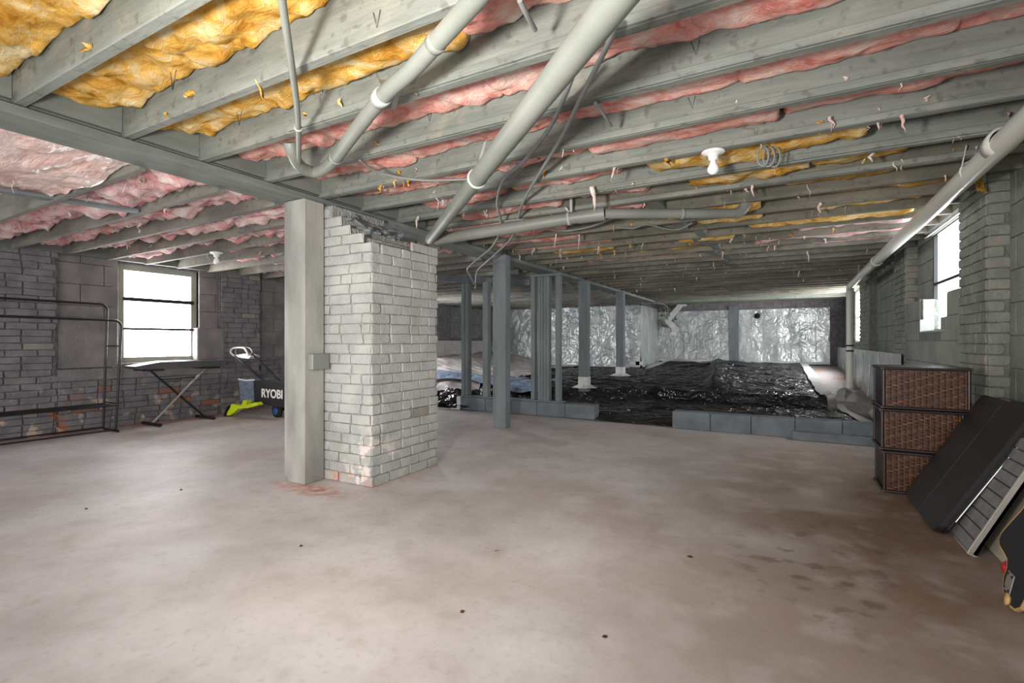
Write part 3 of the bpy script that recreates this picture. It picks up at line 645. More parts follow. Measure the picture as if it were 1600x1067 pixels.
# other posts
def post(x0, x1, y0, y1, z0, label, z1=2.004, m='post'):
    t = thing('post', label, 'post', ((x0 + x1) / 2, (y0 + y1) / 2, z0))
    MB().box((x0, y0, z0), (x1, y1, z1), None, .005).build('shaft', M[m], t)
    return t
post(-3.0, -2.83, 4.95, 5.07, 0, 'free-standing grey post on the bare concrete in front of the stud frame', m='stud')
def taped_post(xc, yc, w, zb, label):
    t = post(xc - w / 2, xc + w / 2, yc - w / 2, yc + w / 2, zb - .08, label, m='stud')
    MB().box((xc - w / 2 - .004, yc - w / 2 - .004, zb), (xc + w / 2 + .004, yc + w / 2 + .004, zb + .16), None, .003).build('tape_collar', M['tape'], t, label='white tape wrapped round the foot')
    def skirt(u, v):
        a = u * 2 * PI; r = w * (.55 + .62 * v) * (1 + .22 * math.sin(a * 4 + .8)) ; x = xc + r * math.cos(a); y = yc + r * math.sin(a)
        return Vector((x, y, max(gz(x, y) + .03, zb + .03 - .05 * v)))
    MB().grid(32, 3, skirt).build('tape_skirt', M['tape'], t, label='white tape sealing the post to the sheet')
    return t
taped_post(-2.93, 7.75, .15, .26, 'square dark post with white taped foot, nearer of the two on the sheet')
taped_post(-2.95, 9.85, .15, .33, 'square dark post with white taped foot, farther of the two on the sheet')

# ---- low block walls and the stud frame on the left one
lw = thing('low_block_wall', 'low dark block kerb wall under the open stud frame', 'low wall', (-3.15, 6.1, 0))
x = -4.19
while x < -2.2:
    e = min(x + .41, -2.12); MB().box((x + .002, 6.03, 0), (e - .002, 6.2, .185), None, .006).build('block', M['blockwall'], lw); x += .41
lw2 = thing('low_block_wall', 'low blue-grey block kerb wall before the black sheet on the right', 'low wall', (.0, 6.0, 0))
x = -1.16; k = 0
while x < 1.0:
    e = min(x + .41, 1.12)
    MB().box((x + .002, 5.9, 0), (e - .002, 6.07, .198), None, .006).build('block', M['blockwall'], lw2); x += .41
MB().box((.04, 5.78, 0), (1.12, 5.90, .085), None, .008).build('footing_ledge', M['blockwall'], lw2)
solo('corner_patch', MB().box((-4.26, 6.0, 0), (-4.195, 6.04, .19), None, .004).box((-4.36, 5.985, 0), (-4.195, 6.03, .02), None, .003), M['tape'], 'white tape patch closing the left end of the dark kerb wall', 'tape', (-4.23, 6.02, 0))
sf = thing('stud_frame', 'open frame of thin grey studs standing on the dark block kerb', 'stud wall', (-3.4, 6.1, .185))
for (a, b_) in ((-3.07, -3.01), (-2.965, -2.925), (-2.922, -2.885), (-2.88, -2.843), (-2.84, -2.80), (-2.706, -2.645)):
    MB().box((a, 6.07, .206), (b_, 6.16, 1.875), None, .003).build('stud', M['stud'], sf)
MB().box((-4.23, 6.06, .186), (-2.6, 6.17, .205), None, .003).build('sole_plate', M['stud'], sf)
MB().box((-3.08, 6.06, 1.876), (-2.62, 6.17, 1.91), None, .003).build('head_plate', M['stud'], sf)
for (a, b_) in ((-4.225, -4.165), (-4.16, -4.10), (-3.85, -3.765)):
    MB().box((a, 6.07, .206), (b_, 6.16, 1.86), None, .003).build('stud', M['stud'], sf)
hb = solo('header_beam', MB().beam((-4.55, 5.4, 1.90), (-3.45, 6.75, 1.90), .09, .09, bev=.004), M['stud'], 'dark diagonal header beam resting over the two left studs', 'beam', (-4.1, 6.1, 1.86))

# ================================================================= PLASTIC SHEETS
def wr_(x, y, s=1.): return (ridge(x * 1.1, y * 2.6, 4, 4) - .9) * .02 * s + abs(fbm(x * 2.2 + 3, y * 4.4, 1, 4)) * .035 * s
def bf(u, v):
    y = 6.22 + (14.85 - 6.22) * v
    xl = -5.2 + .3 * math.sin(y * 1.3); xr = .50 - .024 * (y - 8.3)
    if y < 8.3: xr = .93 - .28 * (y - 6.1) / 2.2
    if y > 12.9: xl = -3.3
    x = xl + (xr - xl) * u
    z = gz(x, y) + .012 + wr_(x, y)
    # the big folded ridge in the middle
    c = -1.05 + (y - 8.4) * -.10; z += .16 * math.exp(-abs((x - c) / (.12 if x < c else .30)) ** 1.3) * sm(8.35, 9.2, y) * (1 - .35 * sm(12, 14.5, y))
    return Vector((x, y, z))
solo('black_plastic_sheet', MB().grid(230, 260, bf), M['blackpoly'], 'crumpled glossy black plastic sheet covering the crawlspace ground', 'plastic sheet')
def front_drape(u, v):
    x = -2.12 + .97 * u; y = 5.98 + .30 * v
    return Vector((x, y - .02 * abs(fbm(x * 5, 0)), -.0 + .012 + .06 * v + .01 * fbm(x * 6, y * 9)))
solo('black_plastic_flap', MB().grid(40, 8, front_drape), M['blackpoly'], 'black plastic edge draped between the two low block walls', 'plastic sheet')
def lf(u, v):
    x = -7.95 + 2.9 * u; y = 5.97 + 6.95 * v; x = x + .25 * math.sin(y * 2) * u
    return Vector((x, y, gz(x, y) + .03 + wr_(x, y, 1.6)))
solo('cloudy_plastic_sheet', MB().grid(110, 150, lf), M['clearpoly'], 'cloudy white plastic sheet on the ground left of the stud frame', 'plastic sheet')
def blf(u, v):
    x = -6.6 + 2.9 * u; y = 7.75 + .9 * v + .25 * math.sin(x * 2)
    return Vector((x, y, gz(x, y) + .09 + wr_(x, y, 1.5)))
solo('blue_plastic_sheet', MB().grid(70, 30, blf), M['bluepoly'], 'blue tinted plastic strip over the ground behind the left studs', 'plastic sheet')
def rumple(u, v):
    x = -5.2 + 1.15 * u; y = 5.96 + 1.1 * v
    return Vector((x, y, .03 + .12 * sm(0, .5, v) + .08 * abs(fbm(x * 3, y * 6, 9)) + .05 * (ridge(x * 2, y * 5, 2, 3) - 1)))
rp = solo('rumpled_plastic', MB().grid(60, 50, rumple), M['blackpoly'], 'rumpled dark plastic heap between the pillar and left stud', 'plastic sheet')
solo('tape_strip', MB().box((-5.3, 5.955, .002), (-4.36, 5.99, .014), None, .002), M['tape'], 'white tape line along the plastic left of the stud frame', 'tape')

def foil(name, p0, p1, z0f, z1, label, nseam=6, gap=None, m='foil', out=(0, -1)):
    t = thing(name, label, 'plastic sheet', ((p0[0] + p1[0]) / 2, (p0[1] + p1[1]) / 2, .3))
    L = math.hypot(p1[0] - p0[0], p1[1] - p0[1]); nx = int(L / .035); nz = 48
    def f(u, v):
        x = p0[0] + (p1[0] - p0[0]) * u; y = p0[1] + (p1[1] - p0[1]) * u; z0 = z0f(x, y); z = z0 + (z1 - z0) * v
        q = u * L
        d = .03 + .012 * (ridge(q * 1.3 + z * .5, z * 1.1 - q * .6, 7, 4) - 1) + .02 * fbm(q * 1.7, z * .6, 5) + .05 * (1 - v) ** 6
        return Vector((x + out[0] * d, y + out[1] * d, z))
    MB().grid(nx, nz, f).build('sheet', M[m], t)
    for k in range(1, nseam):
        u = k / nseam + R.uniform(-.03, .03); vv0 = R.uniform(.0, .3); vv1 = R.uniform(.7, .98)
        pts = [f(u + .002 * math.sin(v * 9), v) + Vector((out[0] * .012, out[1] * .012, 0)) for v in [vv0 + (vv1 - vv0) * i / 10 for i in range(11)]]
        MB().tube(pts, .008, 6).build('seam', M['foil'], t)
    bx_ = [f(i / 40, 0) + Vector((out[0] * .03, out[1] * .03, .035 + .02 * fbm(i * .3, 1))) for i in range(41)]
    mb = MB()
    for a, b_ in zip(bx_[:-1], bx_[1:]): mb.add([a, b_, b_ - Vector((out[0] * -.07, out[1] * -.07, .06)), a - Vector((out[0] * -.07, out[1] * -.07, .06))], [(0, 1, 2, 3)], True)
    mb.build('tape_edge', M['tape'], t, label='white tape along the bottom edge')
    return t
foil('foil_liner', (-7.95, 13.05), (-3.36, 13.05), lambda x, y: .30 - .0 * x, 1.95, 'silver plastic liner on the nearer wall behind the studs', 9)
foil('foil_liner', (-3.387, 13.0), (-3.387, 15.05), lambda x, y: .30 + .03 * (y - 13), 1.95, 'silver plastic liner round the short inner corner', 3, out=(1, 0))
foil('foil_liner', (-3.35, 15.05), (-1.42, 15.05), lambda x, y: .45, 1.87, 'silver plastic liner on the far wall left of its dark gap', 5)
ff = foil('foil_liner', (-1.17, 15.05), (.95, 15.05), lambda x, y: .44, 1.87, 'silver plastic liner on the far wall with a round black hole', 7)
MB().lathe([(.001, 0), (.075, 0), (.075, .02), (.001, .021)], at(1183, 493, y=14.99), (0, -1, 0), 18).build('vent_hole', M['black'], ff, label='round black hole')
structure('trim_7', MB().box((-1.42, 14.98, .4), (-1.17, 15.05, 1.98), None, .005), M['stud'])
foil('foil_liner', (-7.97, 13.0), (-7.97, 9.9), lambda x, y: .5, 1.02, 'cloudy plastic liner low on the left crawlspace wall', 4, m='clearpoly', out=(1, 0))
foil('foil_liner', (FR + .0, 6.95), (FR + .0, 14.9), lambda x, y: .05, .86, 'silver plastic liner along the foot of the right wall', 10, out=(-1, 0))
# tape lines
def ribbon(pts, w, name, label, m='tape'):
    pts = bez(pts, 5); mb = MB(); vs = []
    for i, p in enumerate(pts):
        d = (pts[min(i + 1, len(pts) - 1)] - pts[max(i - 1, 0)]).normalized(); s_ = d.cross(Vector((0, 0, 1))).normalized() * w / 2 * R.uniform(.8, 1.15)
        for sg in (-1, 1):
            q = p + s_ * sg; vs.append(Vector((q.x, q.y, q.z + .004 + .006 * R.random())))
    n = len(pts); k = len(vs)
    vs += [v - Vector((0, 0, .006)) for v in vs]
    fs = [(2 * i, 2 * i + 2, 2 * i + 3, 2 * i + 1) for i in range(n - 1)] + [(k + 2 * i, k + 2 * i + 1, k + 2 * i + 3, k + 2 * i + 2) for i in range(n - 1)]
    mb.add(vs, fs, True); return solo(name, mb, M[m], label, 'tape')
def onz(px, py, z): 
    p = at(px, py, z=z)
    for _ in range(6): p = at(px, py, z=max(gz(p.x, p.y), .03) + .05)
    return p
def gp_(x, y, dz=.045): return Vector((x, y, gz(x, y) + dz))
ribbon([gp_(.35, 14.6), gp_(.38, 13.2), gp_(.42, 11.5), gp_(.46, 10), gp_(.50, 8.5)], .17, 'tape_strip', 'white tape strip on the upper terrace edge by the white pipe')
ribbon([gp_(.80, 9.6), gp_(.70, 8.9), gp_(.66, 8.25), gp_(.72, 7.6), gp_(.82, 6.8), gp_(.93, 6.15)], .11, 'tape_strip', 'white tape strip running from the white pipe foot to the kerb')
ribbon([at(985, 588, y=12.2), at(1010, 577, y=12.7), at(1022, 570, y=13.2), at(1045, 563, y=14.0), at(1062, 560, y=14.7)], .16, 'tape_strip', 'white tape strip rising left to the foot of the far liner')
ribbon([at(1060, 560, y=14.8), at(1095, 566, y=14.7), at(1125, 567, y=14.6), at(1150, 572, y=14.5)], .13, 'tape_strip', 'white tape strip in front of the far dark gap')
ribbon([at(1165, 560, y=14.8), at(1178, 572, y=14.4), at(1200, 568, y=14.6), at(1230, 569, y=14.6), at(1260, 571, y=14.6)], .13, 'tape_strip', 'white tape strip under the liner with the black hole')
solo('tape_patch', MB().box((-3.47, 12.93, .3), (-3.37, 12.96, .62)).box((-3.62, 12.93, .38), (-3.30, 12.95, .48)), M['tape'], 'white cross of tape at the foot of the liner corner', 'tape')
# torn patch with hanging tape and cable on the inner corner
tp = thing('torn_liner_patch', 'torn green lining with crossed white tape at the inner corner', 'tape', at(1050, 500, y=14.9))
q = at(1050, 495, y=14.92)
mb = MB()
for i in range(26):
    a = q + Vector((R.uniform(-.42, .10), R.uniform(-.05, .02), R.uniform(-.32, .38)))
    mb.add([a, a + Vector((R.uniform(.05, .14), 0, R.uniform(-.05, .08))), a + Vector((R.uniform(-.02, .08), -.05, R.uniform(.06, .14)))], [(0, 1, 2)])
mb.build('torn_lining', M['leaf'], tp, kind='stuff')
mb = MB(); mb.beam(q + Vector((-.16, -.06, -.05)), q + Vector((.18, -.06, -.42)), .004, .16, (1, 0, 1)); mb.beam(q + Vector((-.1, -.065, -.1)), q + Vector((.32, -.065, .42)), .004, .15, (1, 0, -1)); mb.box(q + Vector((.15, -.06, .30)), q + Vector((.42, -.05, .44)))
mb.build('tape_cross', M['tape'], tp)

# ================================================================= PIPES AND CABLES
def clamp(t, c, d, r, name='coupling', m='pipe', ln=.05, dr=.006):
    d = Vector(d).normalized(); c = Vector(c)
    return MB().lathe([(r, -ln / 2 - .001), (r + dr, -ln / 2), (r + dr, ln / 2), (r, ln / 2 + .001)], c, d, 22).build(name, M[m], t)
# A: thick drain from the camera side down to the pillar
A0, A1 = Vector((-.18, 1.02, 1.845)), Vector((-2.66, 3.36, 1.87))
pa = thing('drain_pipe', 'thickest grey drain pipe sloping from overhead down onto the brick pillar', 'pipe', A1)
d = (A1 - A0).normalized()
A2 = A0 + d * 1.72
MB().tube([A0, A2], .046, 28).build('pipe', M['pipe'], pa)
MB().tube([A2, A1], .043, 28).build('pipe', M['pipe'], pa)
clamp(pa, A2, d, .046, 'strap_ring', 'strap', .02, .008)
MB().beam(A2 + Vector((0, 0, .04)), A2 + Vector((.02, .05, .21)), .02, .003).build('strap', M['strap'], pa)
# E: horizontal drain to the right
E = [Vector((-2.62, 3.38, 1.865)), Vector((-1.42, 3.62, 1.965)), Vector((-1.22, 3.66, 1.975)), Vector((-.36, 4.17, 1.985))]
pe = thing('drain_pipe', 'level grey drain pipe running right from the pillar under the joists', 'pipe', E[0])
MB().tube([E[0], E[1]], .047, 24).build('pipe', M['pipe'], pe)
MB().tube([E[1], E[2]], .052, 24).build('coupling', M['pipe'], pe)
MB().tube([E[2], E[3]], .037, 24).build('pipe', M['pipe'], pe)
clamp(pe, E[1] + (E[0] - E[1]) * .06, E[1] - E[0], .047, 'strap_ring', 'strap', .02, .006)
clamp(pe, E[2] + (E[3] - E[2]) * .6, E[3] - E[2], .037, 'strap_ring', 'cable', .02, .005)
dd = (E[3] - E[2]).normalized(); el = [E[3] + dd * .09 * math.sin(t) + Vector((0, 0, .09 * (1 - math.cos(t)))) for t in [i * PI / 16 for i in range(9)]]
MB().tube(el + [el[-1] + Vector((0, 0, .12))], .041, 24).build('elbow', M['pipe'], pe)
MB().beam(E[1] + Vector((-.06, -.0, .04)), E[1] + Vector((-.06, .0, .16)), .02, .003, (0, 1, 0)).build('strap', M['strap'], pe)
# B: hooked pipe
def zp(px, py, z): return at(px, py, z=z)
B = [zp(765, -30, 1.99), zp(741, 0, 1.985), zp(681, 67, 1.99), zp(642, 110, 1.985), zp(602, 146, 1.98), zp(557, 202, 1.965), zp(524, 247, 1.955), zp(505, 264, 1.95), zp(488, 268, 1.95), zp(468, 258, 1.955), zp(457, 238, 1.98), zp(453, 222, 2.02)]
pb = thing('drain_pipe', 'mid-sized grey pipe hooking back up beside the top of the thick post', 'pipe', B[4])
MB().tube(bez(B, 6), .031, 22).build('pipe', M['pipe'], pb)
d = B[4] - B[3]; clamp(pb, B[4] + d * .2, d, .031, 'strap_ring', 'strap', .05, .006)
MB().beam(B[4] + Vector((0, 0, .02)), zp(596, 124, 2.10), .03, .003).build('strap', M['strap'], pb)
MB().beam(B[4] + Vector((.03, .03, .0)), zp(615, 170, 2.03), .02, .003).build('strap', M['strap'], pb)
for f_ in (B[2], B[6]): clamp(pb, f_, B[3] - B[1], .031, 'coupling', 'pipe', .03, .003)
# C: thin conduit
Cc = [zp(440, -30, 2.02), zp(441, 0, 2.02), zp(453, 84, 2.0), zp(463, 157, 1.99), zp(466, 200, 1.975), zp(467, 255, 1.95)]
pc = thing('conduit', 'thin grey conduit dropping from overhead beside the hooked pipe', 'conduit', Cc[3])
MB().tube(bez(Cc, 5), .0125, 14).build('tube', M['pipe'], pc)
clamp(pc, Cc[4], Cc[5] - Cc[3], .0125, 'strap_ring', 'strap', .012, .005)
# pair of loose cables
def cabl(pts, r, label): return solo('cable', MB().tube(bez(pts, 6), r, 8), M['cable'], label, 'cable')
cabl([zp(962, 35, 2.03), zp(952, 65, 2.03), zp(925, 118, 2.04), zp(903, 162, 2.035), zp(876, 216, 2.035), zp(837, 280, 2.035), zp(817, 316, 2.035), zp(808, 347, 2.03), zp(798, 373, 1.98), zp(771, 399, 1.92), zp(747, 421, 1.87), zp(744, 432, 1.80), zp(743, 450, 1.74)], .011, 'grey cable sagging below the joists, right-hand one of the pair')
cabl([zp(900, 100, 2.04), zp(884, 146, 2.04), zp(857, 202, 2.035), zp(817, 253, 2.035), zp(787, 280, 2.035), zp(777, 316, 2.03), zp(783, 347, 1.98), zp(780, 366, 1.95), zp(767, 387, 1.91), zp(749, 402, 1.87), zp(731, 419, 1.82), zp(735, 430, 1.78), zp(742, 444, 1.74)], .011, 'grey cable sagging below the joists, left-hand one of the pair')
cabl([zp(562, 250, 2.04), zp(585, 266, 2.03), zp(620, 276, 2.025), zp(660, 281, 2.03), zp(694, 281, 2.04), zp(740, 279, 2.045)], .008, 'thin grey cable curving behind the hooked pipe under the joists')
cabl([zp(785, 346, 2.0), zp(820, 343, 2.01), zp(850, 352, 2.01), zp(880, 360, 2.01), zp(920, 354, 2.01), zp(965, 338, 2.04)], .009, 'thin grey cable sagging under the level drain pipe')
cabl([zp(965, 354, 2.04), zp(990, 356, 2.035), zp(1010, 350, 2.04), zp(1035, 356, 2.04), zp(1060, 358, 2.035), zp(1080, 348, 2.05)], .008, 'thin wavy grey cable under the joists right of the drain coupling')
cabl([zp(812, 0, 2.03), zp(822, 20, 2.03), zp(836, 46, 2.05)], .009, 'short grey cable end between the hooked and the thickest pipes')
cabl([zp(930, 160, 2.04), zp(943, 178, 2.04), zp(955, 196, 2.05)], .008, 'short grey cable end right of the thickest pipe')
cabl([at(995, 463, y=13.0), at(1010, 468, y=13.1), at(1025, 473, y=13.3), at(1038, 475, y=13.8), at(1043, 482, y=14.6), at(1043, 500, y=14.88)], .018, 'white cable hanging down to the torn liner corner')
cl = thing('cable_loops', 'small grey cable loops dangling right of the bulb holder', 'cable', zp(1205, 245, 2.04))
for k in range(3):
    q = zp(1192 + 9 * k, 232, 2.07); MB().tube([q + Vector((.028 * math.cos(a) , .01 * k, -.02 + .055 * math.sin(a) - .02)) for a in [PI * 2 * i / 16 for i in range(17)]], .005, 8).build('loop', M['cable'], cl)
# G: white pipe on the right
G = [Vector((.93, 1.9, 1.985)), Vector((.93, 3.15, 1.995)), Vector((.93, 10.0, 1.935))]
pg = thing('waste_pipe', 'long white plastic waste pipe along the right wall dropping to the ground', 'pipe', (.93, 10.15, .12))
MB().tube([G[0], Vector((.93, 7.0, 1.962)), G[2]], .054, 28).build('pipe', M['pvc'], pg)
MB().tube([G[2], G[2] + Vector((0, .09, -.02)), G[2] + Vector((0, .145, -.07)), G[2] + Vector((0, .16, -.16))], .058, 24).build('elbow', M['pvc'], pg)
MB().tube([(.93, 10.16, 1.80), (.93, 10.16, .14)], .054, 24).build('pipe', M['pvc'], pg)
MB().tube([(.93, 10.16, .26), (.93, 10.15, .15), (.95, 10.05, .13), (.98, 9.9, .13)], .062, 20).build('elbow', M['pvc'], pg)
clamp(pg, (.93, 3.36, 1.993), (0, 1, 0), .054, 'coupling', 'pvc', .11, .012)
clamp(pg, (.93, 7.3, 1.958), (0, 1, 0), .054, 'coupling', 'pvc', .14, .008)
for z_ in (.93, .84): clamp(pg, (.93, 10.16, z_), (0, 0, 1), .054, 'band', 'black_metal', .025, .003)
for y_ in (3.78, 8.55):
    clamp(pg, (.93, y_, 1.99 - (y_ - 3) * .008), (0, 1, 0), .054, 'strap_ring', 'white', .014, .004)
    for s_ in (-1, 1): MB().beam((.93 + .05 * s_, y_, 1.99), (.93 + .045 * s_, y_ - .08, 2.11), .018, .002, (1, 0, 0)).build('strap', M['white'], pg)

# bulb holders
def bulb(loc, label):
    t = thing('bulb_holder', label, 'ceiling light', loc)
    c = Vector(loc)
    lh = MB().lathe([(.001, 0), (.062, 0), (.062, -.006), (.05, -.014), (.028, -.020), (.024, -.045), (.020, -.048), (.001, -.048)], c, (0, 0, 1), 28).build('lampholder', M['white'], t)
    MB().lathe([(.014, -.048), (.015, -.058), (.022, -.072), (.030, -.088), (.031, -.100), (.026, -.114), (.014, -.124), (.001, -.127)], c, (0, 0, 1), 24).build('bulb', M['bulb'], lh)
bulb((-.36, 2.95, 2.052), 'white porcelain bulb holder under a joist right of the level drain pipe')
bulb((-5.35, 3.12, 1.955), 'white bulb holder under the joists above the left window')
# yellow scraps at the right wall
sc = solo('insulation_scrap', MB().grid(10, 14, lambda u, v: at(1532, 285, x=1.10) + Vector((.0 + .03 * math.sin(u * 3) - .03, .12 * (u - .5) - .10 * v + .012 * fbm(u * 4, v * 4), .07 - .17 * v * (1 - .2 * u) + .02 * fbm(u * 5, v * 5, 3)))), M['yellow'], 'yellow insulation scrap hanging at the top of the right brick pilaster', 'insulation')

# ================================================================= THINGS
# garment rack
gr = thing('garment_rack', 'black double-rail metal garment rack along the left brick wall', 'garment rack', (-6.6, 2.0, 0))
xf, xb = -6.45, -6.74; yr = 2.66; r_ = .0115
def arch(x, zt, ytop, yb, name):
    pts = [(x, yb, .02), (x, ytop, zt - .07)] + [(x, ytop - .07 * (1 - math.cos(a)), zt - .07 + .07 * math.sin(a)) for a in [i * PI / 12 for i in range(1, 7)]] + [(x, .55, zt + .015)]
    MB().tube(pts, r_, 12).build(name, M['black_metal'], gr)
arch(xf, 1.23, 2.715, yr, 'front_rail'); arch(xb, 1.42, 2.70, yr, 'rear_rail')
MB().tube([(xf, 2.70, .95), (xb, 2.69, .95)], .007, 8).build('rung', M['black_metal'], gr)
MB().tube([(xf, 2.668, .32), (xb, 2.668, .32)], .007, 8).build('rung', M['black_metal'], gr)
MB().tube([(xf + .05, yr, .02), (xb + .02, yr, .02)], .013, 10).build('foot', M['black_metal'], gr)
for x_, z_ in ((xf + .01, .035), (xb, .035), (xf, .30), (xb, .30), ((xf + xb) / 2, .30)):
    MB().tube([(x_, yr, z_), (x_, .55, z_)], .009, 8).build('shelf_rail', M['black_metal'], gr)
# keyboard stand and keyboard
ks = thing('keyboard_stand', 'black and steel X-shaped keyboard stand under the left window', 'stand', (-6.6, 3.4, 0))
for y_ in (3.08, 3.70): MB().tube([(-6.80, y_, .022), (-6.40, y_, .022)], .02, 12).build('foot', M['black_metal'], ks)
MB().beam((-6.585, 3.08, .03), (-6.585, 3.70, .655), .018, .022, bev=.004).build('leg', M['alu'], ks, label='bright steel leg')
MB().beam((-6.625, 3.70, .03), (-6.625, 3.08, .655), .018, .022, bev=.004).build('leg', M['black_metal'], ks)
MB().tube([(-6.605, 3.19, .545), (-6.605, 3.59, .545)], .008, 8).build('brace', M['black_metal'], ks)
for y_ in (3.06, 3.72): MB().box((-6.78, y_ - .09, .655), (-6.45, y_ + .09, .675), None, .005).build('arm', M['black_metal'], ks)
kb = thing('keyboard', 'dark grey keyboard lying flat on the X-shaped stand', 'keyboard', (-6.6, 3.37, .676))
prof = [(2.86, .69), (2.92, .677), (3.82, .677), (3.90, .70), (3.895, .74), (3.86, .757), (3.12, .757), (2.98, .735), (2.86, .715)]
MB().prism([Vector((-6.74, y_, z_)) for y_, z_ in prof], (0, 0, 0), (.27, 0, 0)).build('body', M['dark_plastic'], kb)
MB().box((-6.70, 3.15, .757), (-6.56, 3.82, .764), None, .002).build('cover', M['black_metal'], kb)

# mower
mw = thing('lawn_mower', 'lime and black push mower with a lettered black bag beside the thick post', 'lawn mower', (-6.3, 4.45, 0))
def mp_(px, py, y=4.15): return at(px, py, y=y)
bag = [mp_(396, 594), mp_(460, 599), mp_(470, 640), mp_(440, 636), mp_(398, 629)]
MB().prism(bag, (0, 0, 0), (0, .42, 0)).build('grass_bag', M['bagblack'], mw)
MB().prism([mp_(373, 592), mp_(396, 594), mp_(397, 629), mp_(388, 630), mp_(376, 626)], (0, .02, 0), (0, .44, 0)).build('bag_end', M['bagblue'], mw, label='blue-grey mesh end of the bag')
MB().tube([mp_(373, 592), mp_(385, 594), mp_(397, 593)], .012, 8).build('bag_rim', M['white'], mw)
q = mp_(409, 616, 4.14)
cu = bpy.data.curves.new('lettering', 'FONT'); cu.body = 'RYOBI'; cu.size = .155; cu.extrude = .002; cu.offset = .004; cu.space_character = 1.0
to = bpy.data.objects.new('tmp', cu); COL.objects.link(to); bpy.context.view_layer.update()
me = bpy.data.meshes.new_from_object(to); bpy.data.objects.remove(to); me.materials.append(M['letter'])
lt = place(me, 'lettering', mw, q, 0, rx=PI / 2, label='white lettering on the bag')
lt.location = q - mw.location + Vector((-.01, 0, -.03))
def ma_(px, py): return at(px, py, y=3.93)
MB().prism([ma_(353, 648), ma_(357, 635), ma_(362, 631), ma_(377, 633), ma_(380, 625), ma_(386, 625), ma_(384, 632), ma_(400, 628), ma_(404, 632), ma_(388, 637), ma_(372, 638), ma_(363, 646), ma_(357, 649)], (0, 0, 0), (0, .07, 0)).build('front_arm', M['lime'], mw, label='lime green plastic arm')
MB().prism([ma_(349, 649), ma_(353, 638), ma_(358, 632), ma_(361, 634), ma_(356, 642), ma_(353, 650)], (0, -.01, 0), (0, .09, 0)).build('arm_tip', M['black_metal'], mw)
h0, h1, h2, h3 = mp_(367, 556, 4.1), mp_(417, 598, 4.2), mp_(393, 552, 4.2), mp_(446, 602, 4.3)
MB().tube([h0, h1], .013, 10).build('handle_bar', M['black_metal'], mw); MB().tube([h2, h3], .013, 10).build('handle_bar', M['black_metal'], mw)
lp = [mp_(367, 556), mp_(361, 551), mp_(361, 546), mp_(367, 543), mp_(380, 543), mp_(385, 548), mp_(388, 555)]
MB().tube(bez(lp, 5), .013, 10).build('grip_loop', M['white'], mw, label='pale grip loop'); lp = [mp_(369, 553, 4.2), mp_(368, 546, 4.2), mp_(376, 542, 4.2), mp_(389, 543, 4.2), mp_(394, 549, 4.2), mp_(392, 554, 4.2)]
MB().tube(bez(lp, 5), .008, 8).build('grip_loop', M['alu'], mw)
MB().prism([mp_(368, 554), mp_(382, 552), mp_(392, 556), mp_(388, 560), mp_(370, 558)], (0, 0, 0), (0, .14, 0)).build('switch_box', M['white'], mw)
for (px, py) in ((430, 645), (475, 640)):
    c = mp_(px, py, 4.2); c.z = .085; wh = MB().lathe([(.001, 0), (.045, 0), (.05, .01), (.085, .012), (.085, .055), (.05, .057), (.001, .057)], c, (0, 1, 0), 22).build('wheel', M['bagblack'], mw)
    MB().lathe([(.001, -.004), (.052, -.004), (.052, .004), (.001, .004)], c, (0, 1, 0), 20).build('hub', M['blue'], wh)
MB().box(mp_(425, 640, 4.3), mp_(500, 622, 4.6), None, .03).build('deck', M['bagblack'], mw)

